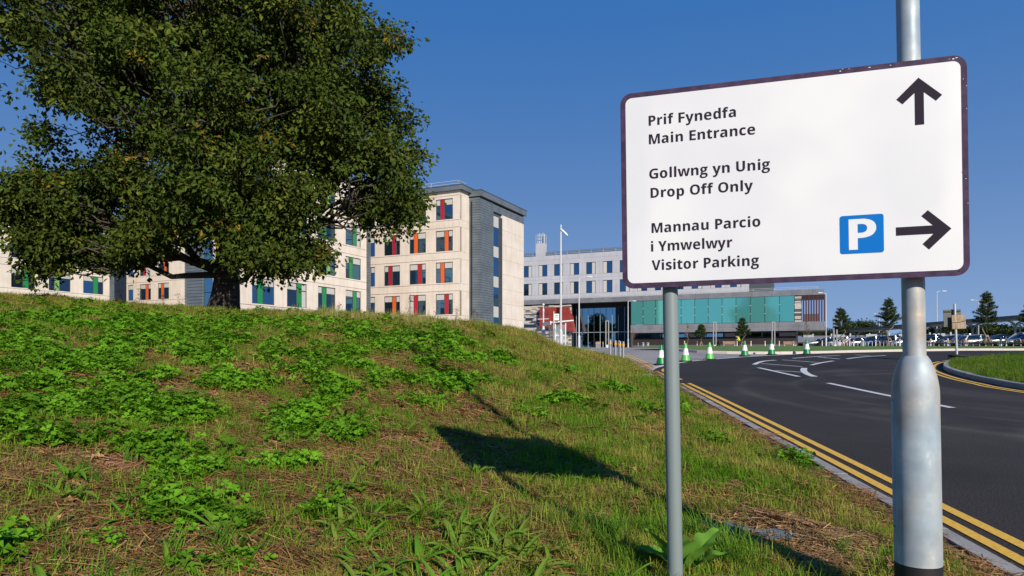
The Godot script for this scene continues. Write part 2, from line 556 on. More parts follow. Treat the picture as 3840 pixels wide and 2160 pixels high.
func kerb_run(owner_: Node3D, line: Array, side: float, w: float, top: float, m: Material, unit := 0.915) -> void:
	# kerb stones laid along a polyline; side = +1 puts them left of the line's direction
	var curve := Curve2D.new()
	for p in line:
		curve.add_point(p)
	var n := int(curve.get_baked_length() / unit)
	for k in n:
		var a := curve.sample_baked(k * unit)
		var b := curve.sample_baked((k + 1) * unit - 0.008)
		var t := (b - a).normalized()
		var s := Vector2(-t.y, t.x) * side
		var z := Vector3(b.x - a.x, base_y(b.y) - base_y(a.y), -(b.y - a.y))
		var key := "kerb%.3f_%.2f" % [w, top]
		if not cache.has(key):
			var mb := MB.new()
			var prof := PackedVector2Array([Vector2(0, -0.15), Vector2(w, -0.15), Vector2(w, top), Vector2(0.02, top), Vector2(0.005, top - 0.008), Vector2(0, top - 0.03)])
			mb.prism(prof, -0.5, 0.5)
			cache[key] = mb.done()
		var bz := z.normalized()
		var bxv := Vector3(s.x, 0, -s.y)
		var by := bz.cross(bxv).normalized()
		if by.y < 0:
			bz = -bz
			by = -by
		var mid := (a + b) / 2.0
		var bas := Basis(bxv, by, bz * z.length())
		part(owner_, "kerb_stone", cache[key], m, Transform3D(bas, Vector3(mid.x, base_y(mid.y) + rng.randf_range(-0.004, 0.004), -mid.y)))

func kerb_group(s: String) -> Node3D:
	var o := Node3D.new()
	o.name = called(s)
	add_child(o)
	tag(o, "", "", "", "structure")
	return o

func build_roads() -> void:
	# block paving of the forecourt, reaching under the asphalt's edge
	var pl := drape(PackedVector2Array([Vector2(-26, 40), Vector2(0, 33), Vector2(4.2, 29), Vector2(kerb_x(22) - 0.16, 21.5), Vector2(8, 22), Vector2(15, 30), Vector2(90, 47), Vector2(120, 150), Vector2(-40, 160)]), -0.012, 4.0)
	tag(part(self, "forecourt_paving", pl.done(), M.paver), "", "", "", "structure")
	# the asphalt, with the tyre sweeps and dust that the photograph shows worn into it
	var poly := PackedVector2Array()
	for k in range(-8, 22, 2):
		poly.append(Vector2(kerb_x(k) - 0.14, k))
	for p in cone_arc():
		poly.append(p)
	for p in far_edge():
		if p.x > 14.9:
			poly.append(p)
	poly.append(Vector2(70, -8))
	var road := drape(poly, 0.0, 2.0)
	for p in road.v:
		road.uv.append(Vector2(p.x / 48.0, (-p.z + 8.0) / 48.0))
	var img := Image.create(1024, 1024, false, Image.FORMAT_RGB8)
	var dust := FastNoiseLite.new()
	dust.seed = 9
	dust.frequency = 0.012
	dust.fractal_octaves = 5
	var rings := [[13.2, 14.6, 6.6, 0.12, 0.040], [13.6, 14.2, 8.4, 0.16, 0.034], [16.0, 16.5, 8.0, 0.2, 0.028], [16.6, 16.0, 6.4, 0.25, 0.026], [20.0, 17.0, 10.5, 0.3, 0.022], [18.0, 18.0, 11.2, 0.3, 0.020]]
	for y in 1024:
		for x in 1024:
			var px := x * 48.0 / 1024.0
			var pd := y * 48.0 / 1024.0 - 8.0
			var q := dust.get_noise_2d(x, y)
			var v := 0.050 + 0.018 * q + 0.004 * dust.get_noise_2d(x * 9.0, y * 9.0)
			for r in rings:
				var e: float = absf(Vector2(px - r[0], pd - r[1]).length() - r[2]) / r[3]
				if e < 3.0 and px < r[0] + 2.0:
					v += r[4] * exp(-e * e) * clampf(0.6 + q, 0.0, 1.2)
			v += 0.075 * exp(-pow((px - 7.4) / 0.8, 2) - pow((pd - 9.2) / 0.9, 2)) * clampf(0.5 + 1.4 * dust.get_noise_2d(x * 3.0, y * 3.0), 0.0, 1.0)
			v += 0.045 * exp(-pow((px - 6.4) / 0.7, 2) - pow((pd - 11.8) / 1.2, 2)) * clampf(0.5 + 1.4 * dust.get_noise_2d(x * 3.0, y * 3.0 + 50), 0.0, 1.0)
			if pd > 15.4 + 0.02 * px:
				v *= 0.88
			img.set_pixel(x, y, L(v * 1.16, v * 1.0, v * 0.88))
	var asphalt := mat(1, 1, 1, 0.85, 0.0, 0.3)
	asphalt.albedo_texture = ImageTexture.create_from_image(img)
	over(asphalt, noise_tex(41, 0.16, [[0.0, Color(0.45, 0.45, 0.46)], [0.5, Color(0.85, 0.85, 0.85)], [0.75, Color(1, 1, 1)]], 512, 4), Vector3(0.5, 0.5, 0.5))
	var ro := part(self, "road", road.done(), asphalt)
	tag(ro, "", "", "", "structure")
	# painted lines
	var paint := kerb_group("road_marking")
	var inner := []
	var outer := []
	for k in range(-7, 45):
		var d := k * 0.5
		inner.append(Vector2(kerb_x(d), d))
		outer.append(Vector2(kerb_x(d) + 0.20, d))
	for s in [[inner, 0, 43], [outer, 0, 43], [inner, 44, 52], [outer, 44, 52]]:
		var l: Array = s[0].slice(s[1], s[2])
		if s[1] > 0:
			l[0] += (l[1] - l[0]) * 0.3
		part(paint, "yellow_line", drape(strip(l, 0.10), 0.006, 2.0).done(), M.yellow)
	part(paint, "yellow_line", drape(strip(smooth_line([Vector2(4.85, 21.6), Vector2(5.02, 22.6), Vector2(5.3, 23.5)]), 0.10), 0.006, 2.0).done(), M.yellow)
	for o in [0.0, 0.2]:
		part(paint, "yellow_line", drape(strip([Vector2(kerb_x(23.4) + 0.1 + o, 23.6), Vector2(kerb_x(28) + 0.16 + o, 28), Vector2(kerb_x(35) + 0.2 + o, 35)], 0.09), -0.005, 2.0).done(), M.yellow)
		var isl := []
		for p in island_edge():
			if p.y > -6 and p.y < 29.0 and p.x < 20.5:
				isl.append(p)
		var off := []
		for k in isl.size():
			var t: Vector2 = (isl[mini(k + 1, isl.size() - 1)] - isl[maxi(k - 1, 0)]).normalized()
			off.append(isl[k] + Vector2(-t.y, t.x) * (0.28 + o))
		part(paint, "yellow_line", drape(strip(off, 0.10), 0.006, 2.0).done(), M.yellow)
	for s in [[[Vector2(9.21, 25.81), Vector2(9.91, 27.26), Vector2(10.53, 28.3), Vector2(11.3, 29.06)], 0.18], [[Vector2(11.67, 29.32), Vector2(12.29, 27.26)], 0.12], [[Vector2(9.7, 26.44), Vector2(10.46, 24.51)], 0.12], [[Vector2(8.68, 23.9), Vector2(8.35, 19.77)], 0.15], [[Vector2(8.7, 22.41), Vector2(9.23, 21.61)], 0.12], [[Vector2(10.22, 23.73), Vector2(9.57, 22.26), Vector2(9.07, 20.83), Vector2(8.81, 19.77)], 0.2], [[Vector2(11.23, 25.47), Vector2(12.32, 27.03), Vector2(13.47, 28.46)], 0.15], [[Vector2(12.71, 30.71), Vector2(14.59, 32.46), Vector2(16.23, 33.58)], 0.15], [[Vector2(14.42, 32.03), Vector2(14.5, 30.05)], 0.13], [[Vector2(14.92, 30.23), Vector2(16.57, 32.03), Vector2(18.49, 33.58)], 0.15], [[Vector2(17.35, 34.3), Vector2(17.52, 33.12)], 0.13], [[Vector2(8.18, 17.55), Vector2(8.05, 15.4), Vector2(8.0, 14.36), Vector2(7.98, 12.3)], 0.15]]:
		part(paint, "white_line", drape(strip(smooth_line(s[0]), s[1]), 0.006, 2.0).done(), M.white_line)
	var edge := cone_arc()
	part(paint, "white_line", drape(strip(edge.slice(8, edge.size() - 1), 0.14), 0.007, 2.0).done(), M.white_line)
	# kerbs, stone by stone
	var line := []
	for k in range(-12, 59):
		line.append(Vector2(kerb_x(k * 0.5) - 0.12, k * 0.5))
	kerb_run(kerb_group("verge_kerb"), line, 1.0, 0.14, 0.025, M.kerb)
	kerb_run(kerb_group("far_kerb"), far_edge(), 1.0, 0.22, 0.13, M.kerb_pale)
	kerb_run(kerb_group("island_kerb"), island_edge(), -1.0, 0.15, 0.13, M.kerb)
	kerb_run(kerb_group("crossing_kerb"), cone_arc().slice(0, 13), 1.0, 0.2, 0.012, M.slab_light)
	# the lawn beyond the road and the wedge-shaped island
	var lawn := PackedVector2Array()
	for p in far_edge():
		lawn.append(p + Vector2(0.05, 0.22))
	lawn.append_array([Vector2(72, 74), Vector2(40, 68), Vector2(13, 64), Vector2(9.8, 56)])
	var lawn_h := func(x: float, d: float) -> float: return base_y(d) + 0.12 + 0.14 * smoothstep(42.0, 58.0, d) * smoothstep(9.0, 13.0, x) + 0.03 * bump.get_noise_2d(x * 3.0, d * 3.0)
	tag(part(self, "lawn", drape(lawn, 0.0, 1.5, lawn_h).done(), M.turf), "", "", "", "structure")
	var isl := PackedVector2Array()
	for p in island_edge():
		isl.append(p + Vector2(0.12, -0.06))
	isl.append(Vector2(72, -8))
	tag(part(self, "island", drape(isl, 0.0, 1.0, island_y).done(), M.turf), "grass island beside the road on the right", "", "", "structure")

func island_y(x: float, d: float) -> float:
	var inward := maxf(0.0, minf(x - 12.0, (x - 11.0 - maxf(0.0, d - 15.0) * 0.55) * 0.9))
	return base_y(d) + 0.125 + 0.35 * smoothstep(0.0, 9.0, inward) + 0.04 * bump.get_noise_2d(x * 5.0, d * 5.0)

# ---------------------------------------------------------------- buildings
func building(s: String, label: String, lx: float, lz: float, base: float) -> Node3D:
	return thing(s, label, "building", from_local(lx, base, lz), -0.4407)

func face_a(x := 0.0, z := 0.0, base := 0.0) -> Transform3D:
	return Transform3D(Basis(), Vector3(x, -base, z))

func face_b(x := 0.0, z := 0.0, base := 0.0) -> Transform3D:
	return Transform3D(Basis(Vector3(0, 0, -1), Vector3.UP, Vector3(1, 0, 0)), Vector3(x, -base, z))

func window(b: Node3D, t: Transform3D, xa: float, xb: float, y0: float, y1: float, colour: Material, flip: bool) -> void:
	var w := xb - xa
	var h := y1 - y0
	var key := "win%.2f_%.2f_%s" % [w, h, flip]
	var cuts := [0.0, 0.5 * w, 0.74 * w, w] if not flip else [0.0, 0.26 * w, 0.5 * w, w]
	if w < 1.6:
		cuts = [0.0, w]
	var ty := 0.70 * h
	if not cache.has(key):
		var mb := MB.new()
		mb.box(Vector3(0, 0, -0.20), Vector3(w, 0.05, -0.08))
		mb.box(Vector3(0, h - 0.05, -0.20), Vector3(w, h, -0.08))
		for k in cuts.size():
			var x: float = clampf(cuts[k] - 0.03, 0.0, w - 0.06)
			mb.box(Vector3(x, 0.051, -0.20), Vector3(x + 0.06, h - 0.051, -0.081))
		for k in cuts.size() - 1:
			if cuts.size() == 2 or k != 1:
				mb.box(Vector3(cuts[k] + 0.031, ty - 0.03, -0.20), Vector3(cuts[k + 1] - 0.031, ty + 0.03, -0.082))
		cache[key] = mb.done()
	var f := part(b, "window", cache[key], M.frame, t * Transform3D(Basis(), Vector3(xa, y0, 0)))
	for k in cuts.size() - 1:
		var a: float = cuts[k] + 0.031
		var e: float = cuts[k + 1] - 0.031
		if cuts.size() > 2 and k == 1:
			bx(f, "colour_panel", Vector3(a, 0.052, -0.19), Vector3(e, h - 0.052, -0.10), colour)
		else:
			var full := rng.randf() < 0.06
			bx(f, "pane", Vector3(a, 0.052, -0.19), Vector3(e, ty - 0.032, -0.14), M.infill if full else (M.glass if rng.randf() < 0.72 else M.glass_dark))
			bx(f, "infill_panel", Vector3(a, ty + 0.032, -0.19), Vector3(e, h - 0.052, -0.13), M.infill)

func facade(b: Node3D, t: Transform3D, x0: float, x1: float, wins: Array, ybot: float, ytop: float, m: Material, cols: Array, seed_ := 1, unit := 7.4) -> void:
	var g := 0.022
	for k in 5:
		var head := 20.2 - 3.77 * k
		var sill := head - 2.47
		var zt := head + 0.30
		var zb := sill - 0.15
		var x := x0
		for j in wins.size():
			var w: Array = wins[j]
			if w[0] > x + 0.02:
				bx(b, "wall_panel", Vector3(x, zb + g, -0.22), Vector3(w[0], zt - g, 0), m, t)
			var wa: float = maxf(w[0], x0)
			bx(b, "wall_panel", Vector3(wa, head, -0.22), Vector3(w[1], zt - g, 0), m, t)
			bx(b, "wall_panel", Vector3(wa, zb + g, -0.22), Vector3(w[1], sill, 0), m, t)
			window(b, t, wa, w[1], sill, head, cols[(j * 3 + k * 5 + seed_ + (k * j) % 2) % cols.size()], (j + k + seed_) % 2 == 0)
			x = w[1]
		if x1 > x + 0.02:
			bx(b, "wall_panel", Vector3(x, zb + g, -0.22), Vector3(x1, zt - g, 0), m, t)
		# spandrel under this row, in long units
		var lo := maxf(ybot, head - 3.77 + 0.30)
		if k == 4:
			lo = ybot
		var sx := x0
		var off := unit * (0.35 if k % 2 else 0.8)
		while sx < x1 - 0.01:
			var ex := minf(x1, sx + off)
			off = unit
			if zb > lo + 0.1:
				bx(b, "wall_panel", Vector3(sx + 0.006, lo + g, -0.22), Vector3(ex - 0.006, zb - g, 0.0), m, t)
			sx = ex
	bx(b, "wall_panel", Vector3(x0, 20.5 + g, -0.22), Vector3(x1, ytop, 0), m, t)

func zinc_roof(b: Node3D, lo: Vector3, hi: Vector3) -> void:
	bx(b, "roof", Vector3(lo.x, lo.y, lo.z), Vector3(hi.x, hi.y - 0.08, hi.z), M.zinc)
	bx(b, "roof_coping", Vector3(lo.x - 0.04, hi.y - 0.079, lo.z - 0.04), Vector3(hi.x + 0.04, hi.y, hi.z + 0.04), M.zinc_dark)

func rail(b: Node3D, pts: Array, h: float, step: float) -> void:
	var mb := MB.new()
	for k in pts.size() - 1:
		var a: Vector3 = pts[k]
		var e: Vector3 = pts[k + 1]
		for y in [h, h * 0.55]:
			mb.bar(a + Vector3(0, y, 0), e + Vector3(0, y, 0), 0.045, 0.045)
		var n := int(a.distance_to(e) / step)
		for j in n + 1:
			var p := a.lerp(e, float(j) / maxi(n, 1))
			mb.bar(p, p + Vector3(0, h, 0), 0.05, 0.05)
	tag(part(b, "guard_rail", mb.done(), M.galv_light), "", "", "", "")

func build_wards() -> void:
	var base := 2.2
	# the wing with red and orange window panels, and its zinc-clad stair tower
	var b := building("ward_wing", "cream concrete ward wing with red and orange window panels beside a grey clad stair tower", -53.6, -69.78, base)
	var t := face_a(0, 0, base)
	facade(b, t, -0.9, 14.01, [[-0.9, 1.69], [3.07, 5.46], [6.83, 9.21], [10.6, 12.97]], base, 21.05, M.concrete, [M.orange, M.red, M.red, M.orange], 1)
	bx(b, "core", Vector3(-0.8, 0, -2.6), Vector3(13.75, 18.6, -0.24), M.core)
	var tb := face_b(14.01, 0, base)
	for k in 5:
		var y := 20.5 - 3.77 * k
		bx(b, "wall_panel", Vector3(0.0, maxf(base, y - 3.77 + 0.85) + 0.01, -0.22), Vector3(2.13, y - 0.01, 0), M.concrete_pale, tb)
		bx(b, "wall_panel", Vector3(0.0, maxf(base, y - 3.77) + 0.01, -0.22), Vector3(2.13, maxf(base + 0.02, y - 3.77 + 0.84), 0), M.concrete_pale, tb)
	bx(b, "wall_panel", Vector3(0, 20.51, -0.22), Vector3(2.13, 21.05, 0), M.concrete_pale, tb)
	zinc_roof(b, Vector3(-1.2, 18.851, -2.8), Vector3(14.45, 19.45, 0.4))
	rail(b, [Vector3(2, 19.45, -0.6), Vector3(13.4, 19.45, -0.6), Vector3(13.4, 19.45, -2.5)], 0.75, 3.0)
	# stair tower: L-shaped planks round the corner
	var tower := MB.new()
	var arm := 3.68
	tower.prism(PackedVector2Array([Vector2(0, 0), Vector2(1.43, 0), Vector2(1.43, arm), Vector2(1.28, arm), Vector2(1.28, 0.15), Vector2(0, 0.15)]), 0.0, 0.268, Transform3D(Basis(Vector3(1, 0, 0), Vector3(0, 0, -1), Vector3(0, 1, 0)), Vector3.ZERO))
	var plank := tower.done()
	for k in 61:
		part(b, "cladding_plank", plank, M.zinc, Transform3D(Basis(), Vector3(14.01, 0.05 + k * 0.3, -2.14)))
	bx(b, "tower_core", Vector3(13.0, 0, -15.2), Vector3(15.22, 18.6, -2.3), M.zinc_dark)
	bx(b, "downpipe", Vector3(14.30, 0, -2.13), Vector3(14.40, 17.9, -2.02), M.black)
	var tt := face_b(15.44, -2.14, base)
	for k in 5:
		var y := 19.0 - 3.77 * k
		if y - 1.35 > base:
			bx(b, "infill_panel", Vector3(arm + 0.06, y - 1.35, -0.18), Vector3(arm + 1.55, y, -0.08), M.infill, tt)
		bx(b, "pane", Vector3(arm + 0.06, maxf(base, y - 3.77 + 0.03), -0.18), Vector3(arm + 1.55, y - 1.38, -0.12), M.glass, tt)
		bx(b, "side_panel", Vector3(arm + 1.6, maxf(base, y - 1.86), -0.18), Vector3(arm + 2.4, y, -0.1), M.band if false else M.frame, tt)
		bx(b, "side_panel", Vector3(arm + 1.6, maxf(base, y - 3.74), -0.18), Vector3(arm + 2.4, y - 1.89, -0.1), M.frame, tt)
	bx(b, "window_jamb", Vector3(arm + 2.42, base, -0.3), Vector3(arm + 2.52, 19.1, -0.02), M.frame, tt)
	for k in 10:
		var y := 19.5 - 1.885 * k
		var cut := 0.42 if k % 2 else 0.0
		if y - 1.885 > base - 1.5:
			bx(b, "wall_panel", Vector3(arm + 2.53, maxf(base, y - 1.885) + 0.01, -0.22), Vector3(12.85, y - 0.01, 0), M.concrete_pale, tt)
	for k in 3:
		bx(b, "cladding_plank", Vector3(arm, 19.52 + k * 0.3, -0.15), Vector3(12.9, 19.81 + k * 0.3, 0), M.zinc, tt)
	bx(b, "shadow_gap", Vector3(0.1, 20.43, -0.35), Vector3(12.7, 20.62, -0.2), M.black, tt)
	zinc_roof(b, Vector3(13.9, 18.43, -15.3), Vector3(15.75, 19.2, -1.95))

	# the long ward with green panels, end-on to the tree
	b = building("ward_block", "cream concrete ward block with green window panels behind the oak trunk", -49.115, -45.0, base)
	t = face_b(0, 0, base)
	facade(b, t, 0, 19.39, [[2.12, 4.98], [6.64, 9.49], [11.15, 13.96], [15.64, 18.4]], base, 21.05, M.concrete_pale, [M.green, M.lime], 1)
	for k in 61:
		bx(b, "cladding_plank", Vector3(19.4, base + 0.05 + k * 0.3, -0.3), Vector3(20.15, base + 0.318 + k * 0.3, 0.04), M.zinc, t)
	bx(b, "core", Vector3(-6.2, 0, -20.1), Vector3(-0.24, 18.6, -0.24), M.core)
	var te := face_a(0, 0, base)
	for k in 6:
		var y := 21.0 - 3.4 * k
		bx(b, "wall_panel", Vector3(-2.68, maxf(base, y - 3.4) + 0.01, -0.22), Vector3(0, y - 0.01, 0), M.concrete, te)
		bx(b, "pane", Vector3(-3.95, maxf(base, y - 3.4) + 0.03, -0.2), Vector3(-2.72, y - 0.03, -0.12), M.mirror, te)
	for k in 60:
		bx(b, "cladding_plank", Vector3(-6.35, base + 0.05 + k * 0.3, -0.2), Vector3(-4.0, base + 0.318 + k * 0.3, 0.05), M.zinc, te)
	zinc_roof(b, Vector3(-6.6, 18.851, -20.4), Vector3(0.4, 19.45, 0.4))

	# the next ward along, at the left edge
	b = building("ward_block", "cream concrete ward block with green window panels at the left edge", -93.79, -46.0, base)
	t = face_b(0, 0, base)
	facade(b, t, -1.0, 17.5, [[0.1, 2.95], [4.6, 7.43], [9.16, 12.01], [13.72, 16.61]], base, 21.05, M.concrete_pale, [M.lime, M.green], 2)
	for k in 61:
		bx(b, "cladding_plank", Vector3(17.51, base + 0.05 + k * 0.3, -0.3), Vector3(18.2, base + 0.318 + k * 0.3, 0.04), M.zinc, t)
	bx(b, "core", Vector3(-16, 0, -18.1), Vector3(-0.24, 18.6, 0.9), M.core)
	zinc_roof(b, Vector3(-16.2, 18.851, -18.4), Vector3(0.4, 19.45, 1.4))

	# the set-back wing between the two wards
	b = building("ward_wing", "set back cream ward wing with red and orange panels seen beneath the oak branches", -108.0, -71.3, base)
	t = face_a(0, 0, base)
	facade(b, t, 0, 26, [[7.17, 8.44], [9.94, 12.53], [14.1, 16.6]], base, 21.05, M.concrete, [M.red, M.orange, M.orange], 0)
	bx(b, "core", Vector3(0.1, 0, -16), Vector3(25.8, 18.6, -0.24), M.core)
	zinc_roof(b, Vector3(-0.3, 18.851, -16), Vector3(26.3, 19.45, 0.4))

func build_entrance() -> void:
	var base := 2.85
	var b := building("entrance_pavilion", "low entrance pavilion with teal glass box, grey fascia and red fins", -1.13, -124.38, base)
	var t := face_a(0, 0, base)
	# long fascia and the roof behind it
	var x := -56.5
	while x < -0.1:
		var e := minf(x + 3.22, 0.0)
		bx(b, "fascia_panel", Vector3(x + 0.012, 11.72, -0.2), Vector3(e - 0.012, 12.64, 0), M.band, t)
		x = e
	bx(b, "roof", Vector3(-56.4, 11.76, -12.5), Vector3(-0.1, 12.60, -0.21), M.zinc_dark, t)
	# glass box
	var g := [-5.70, -8.08, -10.43, -12.80, -15.19, -17.54, -19.93, -22.29, -24.70, -27.05, -29.4, -31.7, -34.0]
	for k in g.size() - 1:
		bx(b, "pane", Vector3(g[k + 1] + 1.13 + 0.03, 7.30, -0.13), Vector3(g[k] + 1.13 - 0.03, 11.70, -0.10), M["teal%d" % ((k * 5) % 3)], t)
		for fy in [8.75, 10.2]:
			bx(b, "glass_fixing", Vector3(g[k] + 1.13 - 0.09, fy, -0.06), Vector3(g[k] + 1.13 + 0.09, fy + 0.07, -0.03), M.white, t)
	for k in g.size():
		bx(b, "mullion", Vector3(g[k] + 1.13 - 0.028, 7.26, -0.22), Vector3(g[k] + 1.13 + 0.028, 11.71, -0.06), M.black, t)
	bx(b, "room_back", Vector3(-32.8, 7.26, -9.2), Vector3(-4.7, 11.75, -9.0), M.white, t)
	bx(b, "room_floor", Vector3(-32.8, 7.0, -9.0), Vector3(-4.7, 7.24, -0.3), M.infill, t)
	for px in [-23.3, -13.4, -6.6, -30.2]:
		var col := MB.new()
		col.lathe([[0.28, 0.0], [0.28, 4.4]], 14)
		part(b, "column", col.done(), M.white, t * Transform3D(Basis(), Vector3(px, 7.25, -1.6)))
	bx(b, "desk", Vector3(-15.4, 7.25, -2.4), Vector3(-14.3, 7.9, -1.6), M.white, t)
	bx(b, "desk", Vector3(-8.4, 7.25, -2.8), Vector3(-7.4, 7.75, -2.0), M.white, t)
	# lower band, two courses
	x = -32.9
	while x < -0.1:
		var e := minf(x + 3.22, 0.08)
		bx(b, "band_panel", Vector3(x + 0.012, 6.50, -0.2), Vector3(e - 0.012, 7.24, 0.06), M.band, t)
		bx(b, "band_panel", Vector3(x + 0.012, 5.74, -0.2), Vector3(e - 0.012, 6.48, 0.06), M.band, t)
		x = e
	bx(b, "floor_slab", Vector3(-32.8, 5.80, -10), Vector3(0.0, 6.95, -0.21), M.zinc_dark, t)
	# striped stone pier and red fins of the terrace
	stripes(b, t, -4.55, -3.45, 7.26, 11.70, -0.35, 0.24, 0)
	for k in 9:
		var fx := -3.28 + k * 0.40
		bx(b, "fin", Vector3(fx, 7.25, -0.42), Vector3(fx + 0.2, 11.71, -0.05), M.fin, t)
	bx(b, "terrace_screen", Vector3(-3.3, 7.25, -4.2), Vector3(-0.9, 8.75, -4.1), M.plinth, t)
	bx(b, "terrace_wall", Vector3(-4.6, 7.25, -9), Vector3(-4.4, 11.7, -0.6), M.fin, t)
	# recessed ground floor
	var z := -1.6
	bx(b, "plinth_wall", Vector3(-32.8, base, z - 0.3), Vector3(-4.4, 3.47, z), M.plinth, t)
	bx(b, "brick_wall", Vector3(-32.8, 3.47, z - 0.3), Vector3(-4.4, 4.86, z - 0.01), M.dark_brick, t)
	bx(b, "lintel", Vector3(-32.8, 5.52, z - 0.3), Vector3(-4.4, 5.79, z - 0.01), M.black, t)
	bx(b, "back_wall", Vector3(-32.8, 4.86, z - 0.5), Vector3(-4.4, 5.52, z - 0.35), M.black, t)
	var ws := [-32.4, -30.0, -29.7, -27.6, -27.3, -25.2, -24.9, -22.7, -20.9, -19.4, -19.3, -17.8, -17.7, -16.5, -13.2, -11.9, -11.6, -10.4, -10.3, -8.9, -8.8, -7.4]
	for k in range(0, ws.size(), 2):
		bx(b, "strip_window", Vector3(ws[k], 4.89, z - 0.2), Vector3(ws[k + 1], 5.50, z - 0.12), M.mirror, t)
	for s in [[-22.4, -21.2], [-16.2, -13.5], [-7.1, -4.5]]:
		bx(b, "strip_panel", Vector3(s[0], 4.88, z - 0.25), Vector3(s[1], 5.51, z - 0.05), M.stone_mid, t)
	bx(b, "end_wall", Vector3(-4.7, base, -9), Vector3(-4.41, 5.79, z - 0.31), M.stone_pale, t)
	# entrance: tall glazing set back under the roof
	z = -3.2
	var vs := [-48.6, -46.57, -45.95, -44.72, -43.49, -42.28, -41.02, -39.82, -38.58, -37.37, -36.13, -33.9]
	for k in vs.size() - 1:
		var a: float = vs[k] + 1.13 + 0.03
		var e: float = vs[k + 1] + 1.13 - 0.03
		bx(b, "entrance_pane", Vector3(a, base, z - 0.06), Vector3(e, 6.06, z), M.mirror, t)
		bx(b, "entrance_pane", Vector3(a, 6.14, z - 0.06), Vector3(e, 10.85, z), M.mirror, t)
		bx(b, "mullion", Vector3(a - 0.06, base, z - 0.1), Vector3(a - 0.001, 10.85, z + 0.07), M.frame if k % 2 else M.galv, t)
	bx(b, "transom", Vector3(-46.2, 6.07, z - 0.1), Vector3(-31.8, 6.13, z + 0.05), M.galv_light, t)
	bx(b, "entrance_lintel", Vector3(-46.2, 10.86, z - 0.2), Vector3(-31.8, 11.75, z + 0.04), M.black, t)
	bx(b, "return_wall", Vector3(-33.0, base, z), Vector3(-32.81, 11.75, -0.21), M.frame, t)
	# striped stone wall and the red box on it
	stripes(b, t, -56.0, -44.9, base, 11.70, -0.45, 0.27, 1)
	bx(b, "stripe_backing", Vector3(-56.0, base, -1.0), Vector3(-44.9, 11.75, -0.62), M.stone_dark, t)
	for w in [[-54.6, -53.1, 8.6, 9.1], [-54.9, -52.3, 7.2, 7.8], [-54.6, -53.0, 6.0, 6.4]]:
		bx(b, "slot_window", Vector3(w[0], w[2], -0.5), Vector3(w[1], w[3], -0.28), M.glass_dark, t)
	for q in [[-51.1, -49.5, -52.25], [-49.47, -47.95, 0], [-47.92, -47.6, 0]]:
		bx(b, "red_panel", Vector3(q[0], 7.15, -0.2), Vector3(q[1], 9.6, 0.75), M.terracotta, t)
		bx(b, "red_panel", Vector3(q[0], 9.63, -0.2), Vector3(q[1], 11.0, 0.75), M.terracotta, t)
	for q in [-47.45, -47.15]:
		bx(b, "red_fin", Vector3(q, 7.15, -0.2), Vector3(q + 0.1, 11.0, 0.75), M.fin, t)
	bx(b, "red_recess", Vector3(-47.58, 7.16, -0.2), Vector3(-46.9, 10.99, 0.4), M.black, t)
	var rp := MB.new()
	rp.prism(PackedVector2Array([Vector2(-46.88, 7.0), Vector2(-44.05, 6.05), Vector2(-44.15, 6.6), Vector2(-45.2, 11.0), Vector2(-46.88, 11.0)]), -1.0, 0.75, t)
	part(b, "red_panel", rp.done(), M.terracotta)
	rail(b, [Vector3(-56, 12.65 - base, -1.2), Vector3(-1, 12.65 - base, -1.2)], 0.55, 3.3)
	bx(b, "plant_screen", Vector3(-12.2, 12.62, -6), Vector3(-8.2, 14.4, -3), M.zinc_dark, t)

	# the grey panelled block above and behind
	b = building("office_block", "pale grey panelled office block rising behind the entrance pavilion", -66.0, -137.8, 12.62)
	t = face_a(0, 0, 12.62)
	var cols := []
	for k in 15:
		cols.append([3.83 + k * 3.685, 3.83 + k * 3.685 + 2.1])
	for r in [[18.9, 21.43], [14.84, 17.44]]:
		var px := 0.0
		for k in cols.size():
			if cols[k][0] > 53.0:
				break
			var mid: float = (px + cols[k][0]) / 2.0
			for s in [[px, mid], [mid, cols[k][0]]]:
				if s[1] - s[0] > 0.05:
					bx(b, "wall_panel", Vector3(s[0] + 0.008, r[0] + 0.01, -0.2), Vector3(s[1] - 0.008, r[1] - 0.01, 0), M.grey_panel, t)
			var w := MB.new()
			if not cache.has("office_frame"):
				w.box(Vector3(0, 0, -0.3), Vector3(2.1, 0.05, -0.1))
				w.box(Vector3(0, 2.53, -0.3), Vector3(2.1, 2.6, -0.1))
				for q in [0.0, 2.04]:
					w.box(Vector3(q, 0.051, -0.3), Vector3(q + 0.06, 2.529, -0.1))
				cache.office_frame = w.done()
			var f := part(b, "window", cache.office_frame, M.frame, t * Transform3D(Basis.from_scale(Vector3(1, (r[1] - r[0]) / 2.6, 1)), Vector3(cols[k][0], r[0], 0)))
			var side := k % 2 == 0
			bx(f, "pane", Vector3(0.07 if side else 0.86, 0.06, -0.28), Vector3(1.24 if side else 2.03, 2.52, -0.2), M.glass if r[0] > 18 or k > 3 else M.glass_dark)
			bx(f, "blind", Vector3(1.28 if side else 0.07, 0.06, -0.27), Vector3(2.03 if side else 0.82, 2.52, -0.16), M.cream)
			px = cols[k][1]
		bx(b, "wall_panel", Vector3(px, r[0] + 0.01, -0.2), Vector3(53.3, r[1] - 0.01, 0), M.grey_panel, t)
	var bands := [22.45, 23.4, 21.43, 22.45, 18.15, 18.9, 17.44, 18.15, 14.0, 14.84, 13.2, 14.0, 12.63, 13.2]
	for q in range(0, bands.size(), 2):
		var sx := 0.0
		var step := 3.685 if q % 4 else 1.9
		while sx < 53.25:
			var ex := minf(sx + step, 53.3)
			step = 3.685
			bx(b, "wall_panel", Vector3(sx + 0.01, bands[q] + 0.01, -0.2), Vector3(ex - 0.01, bands[q + 1] - 0.01, 0), M.grey_panel, t)
			sx = ex
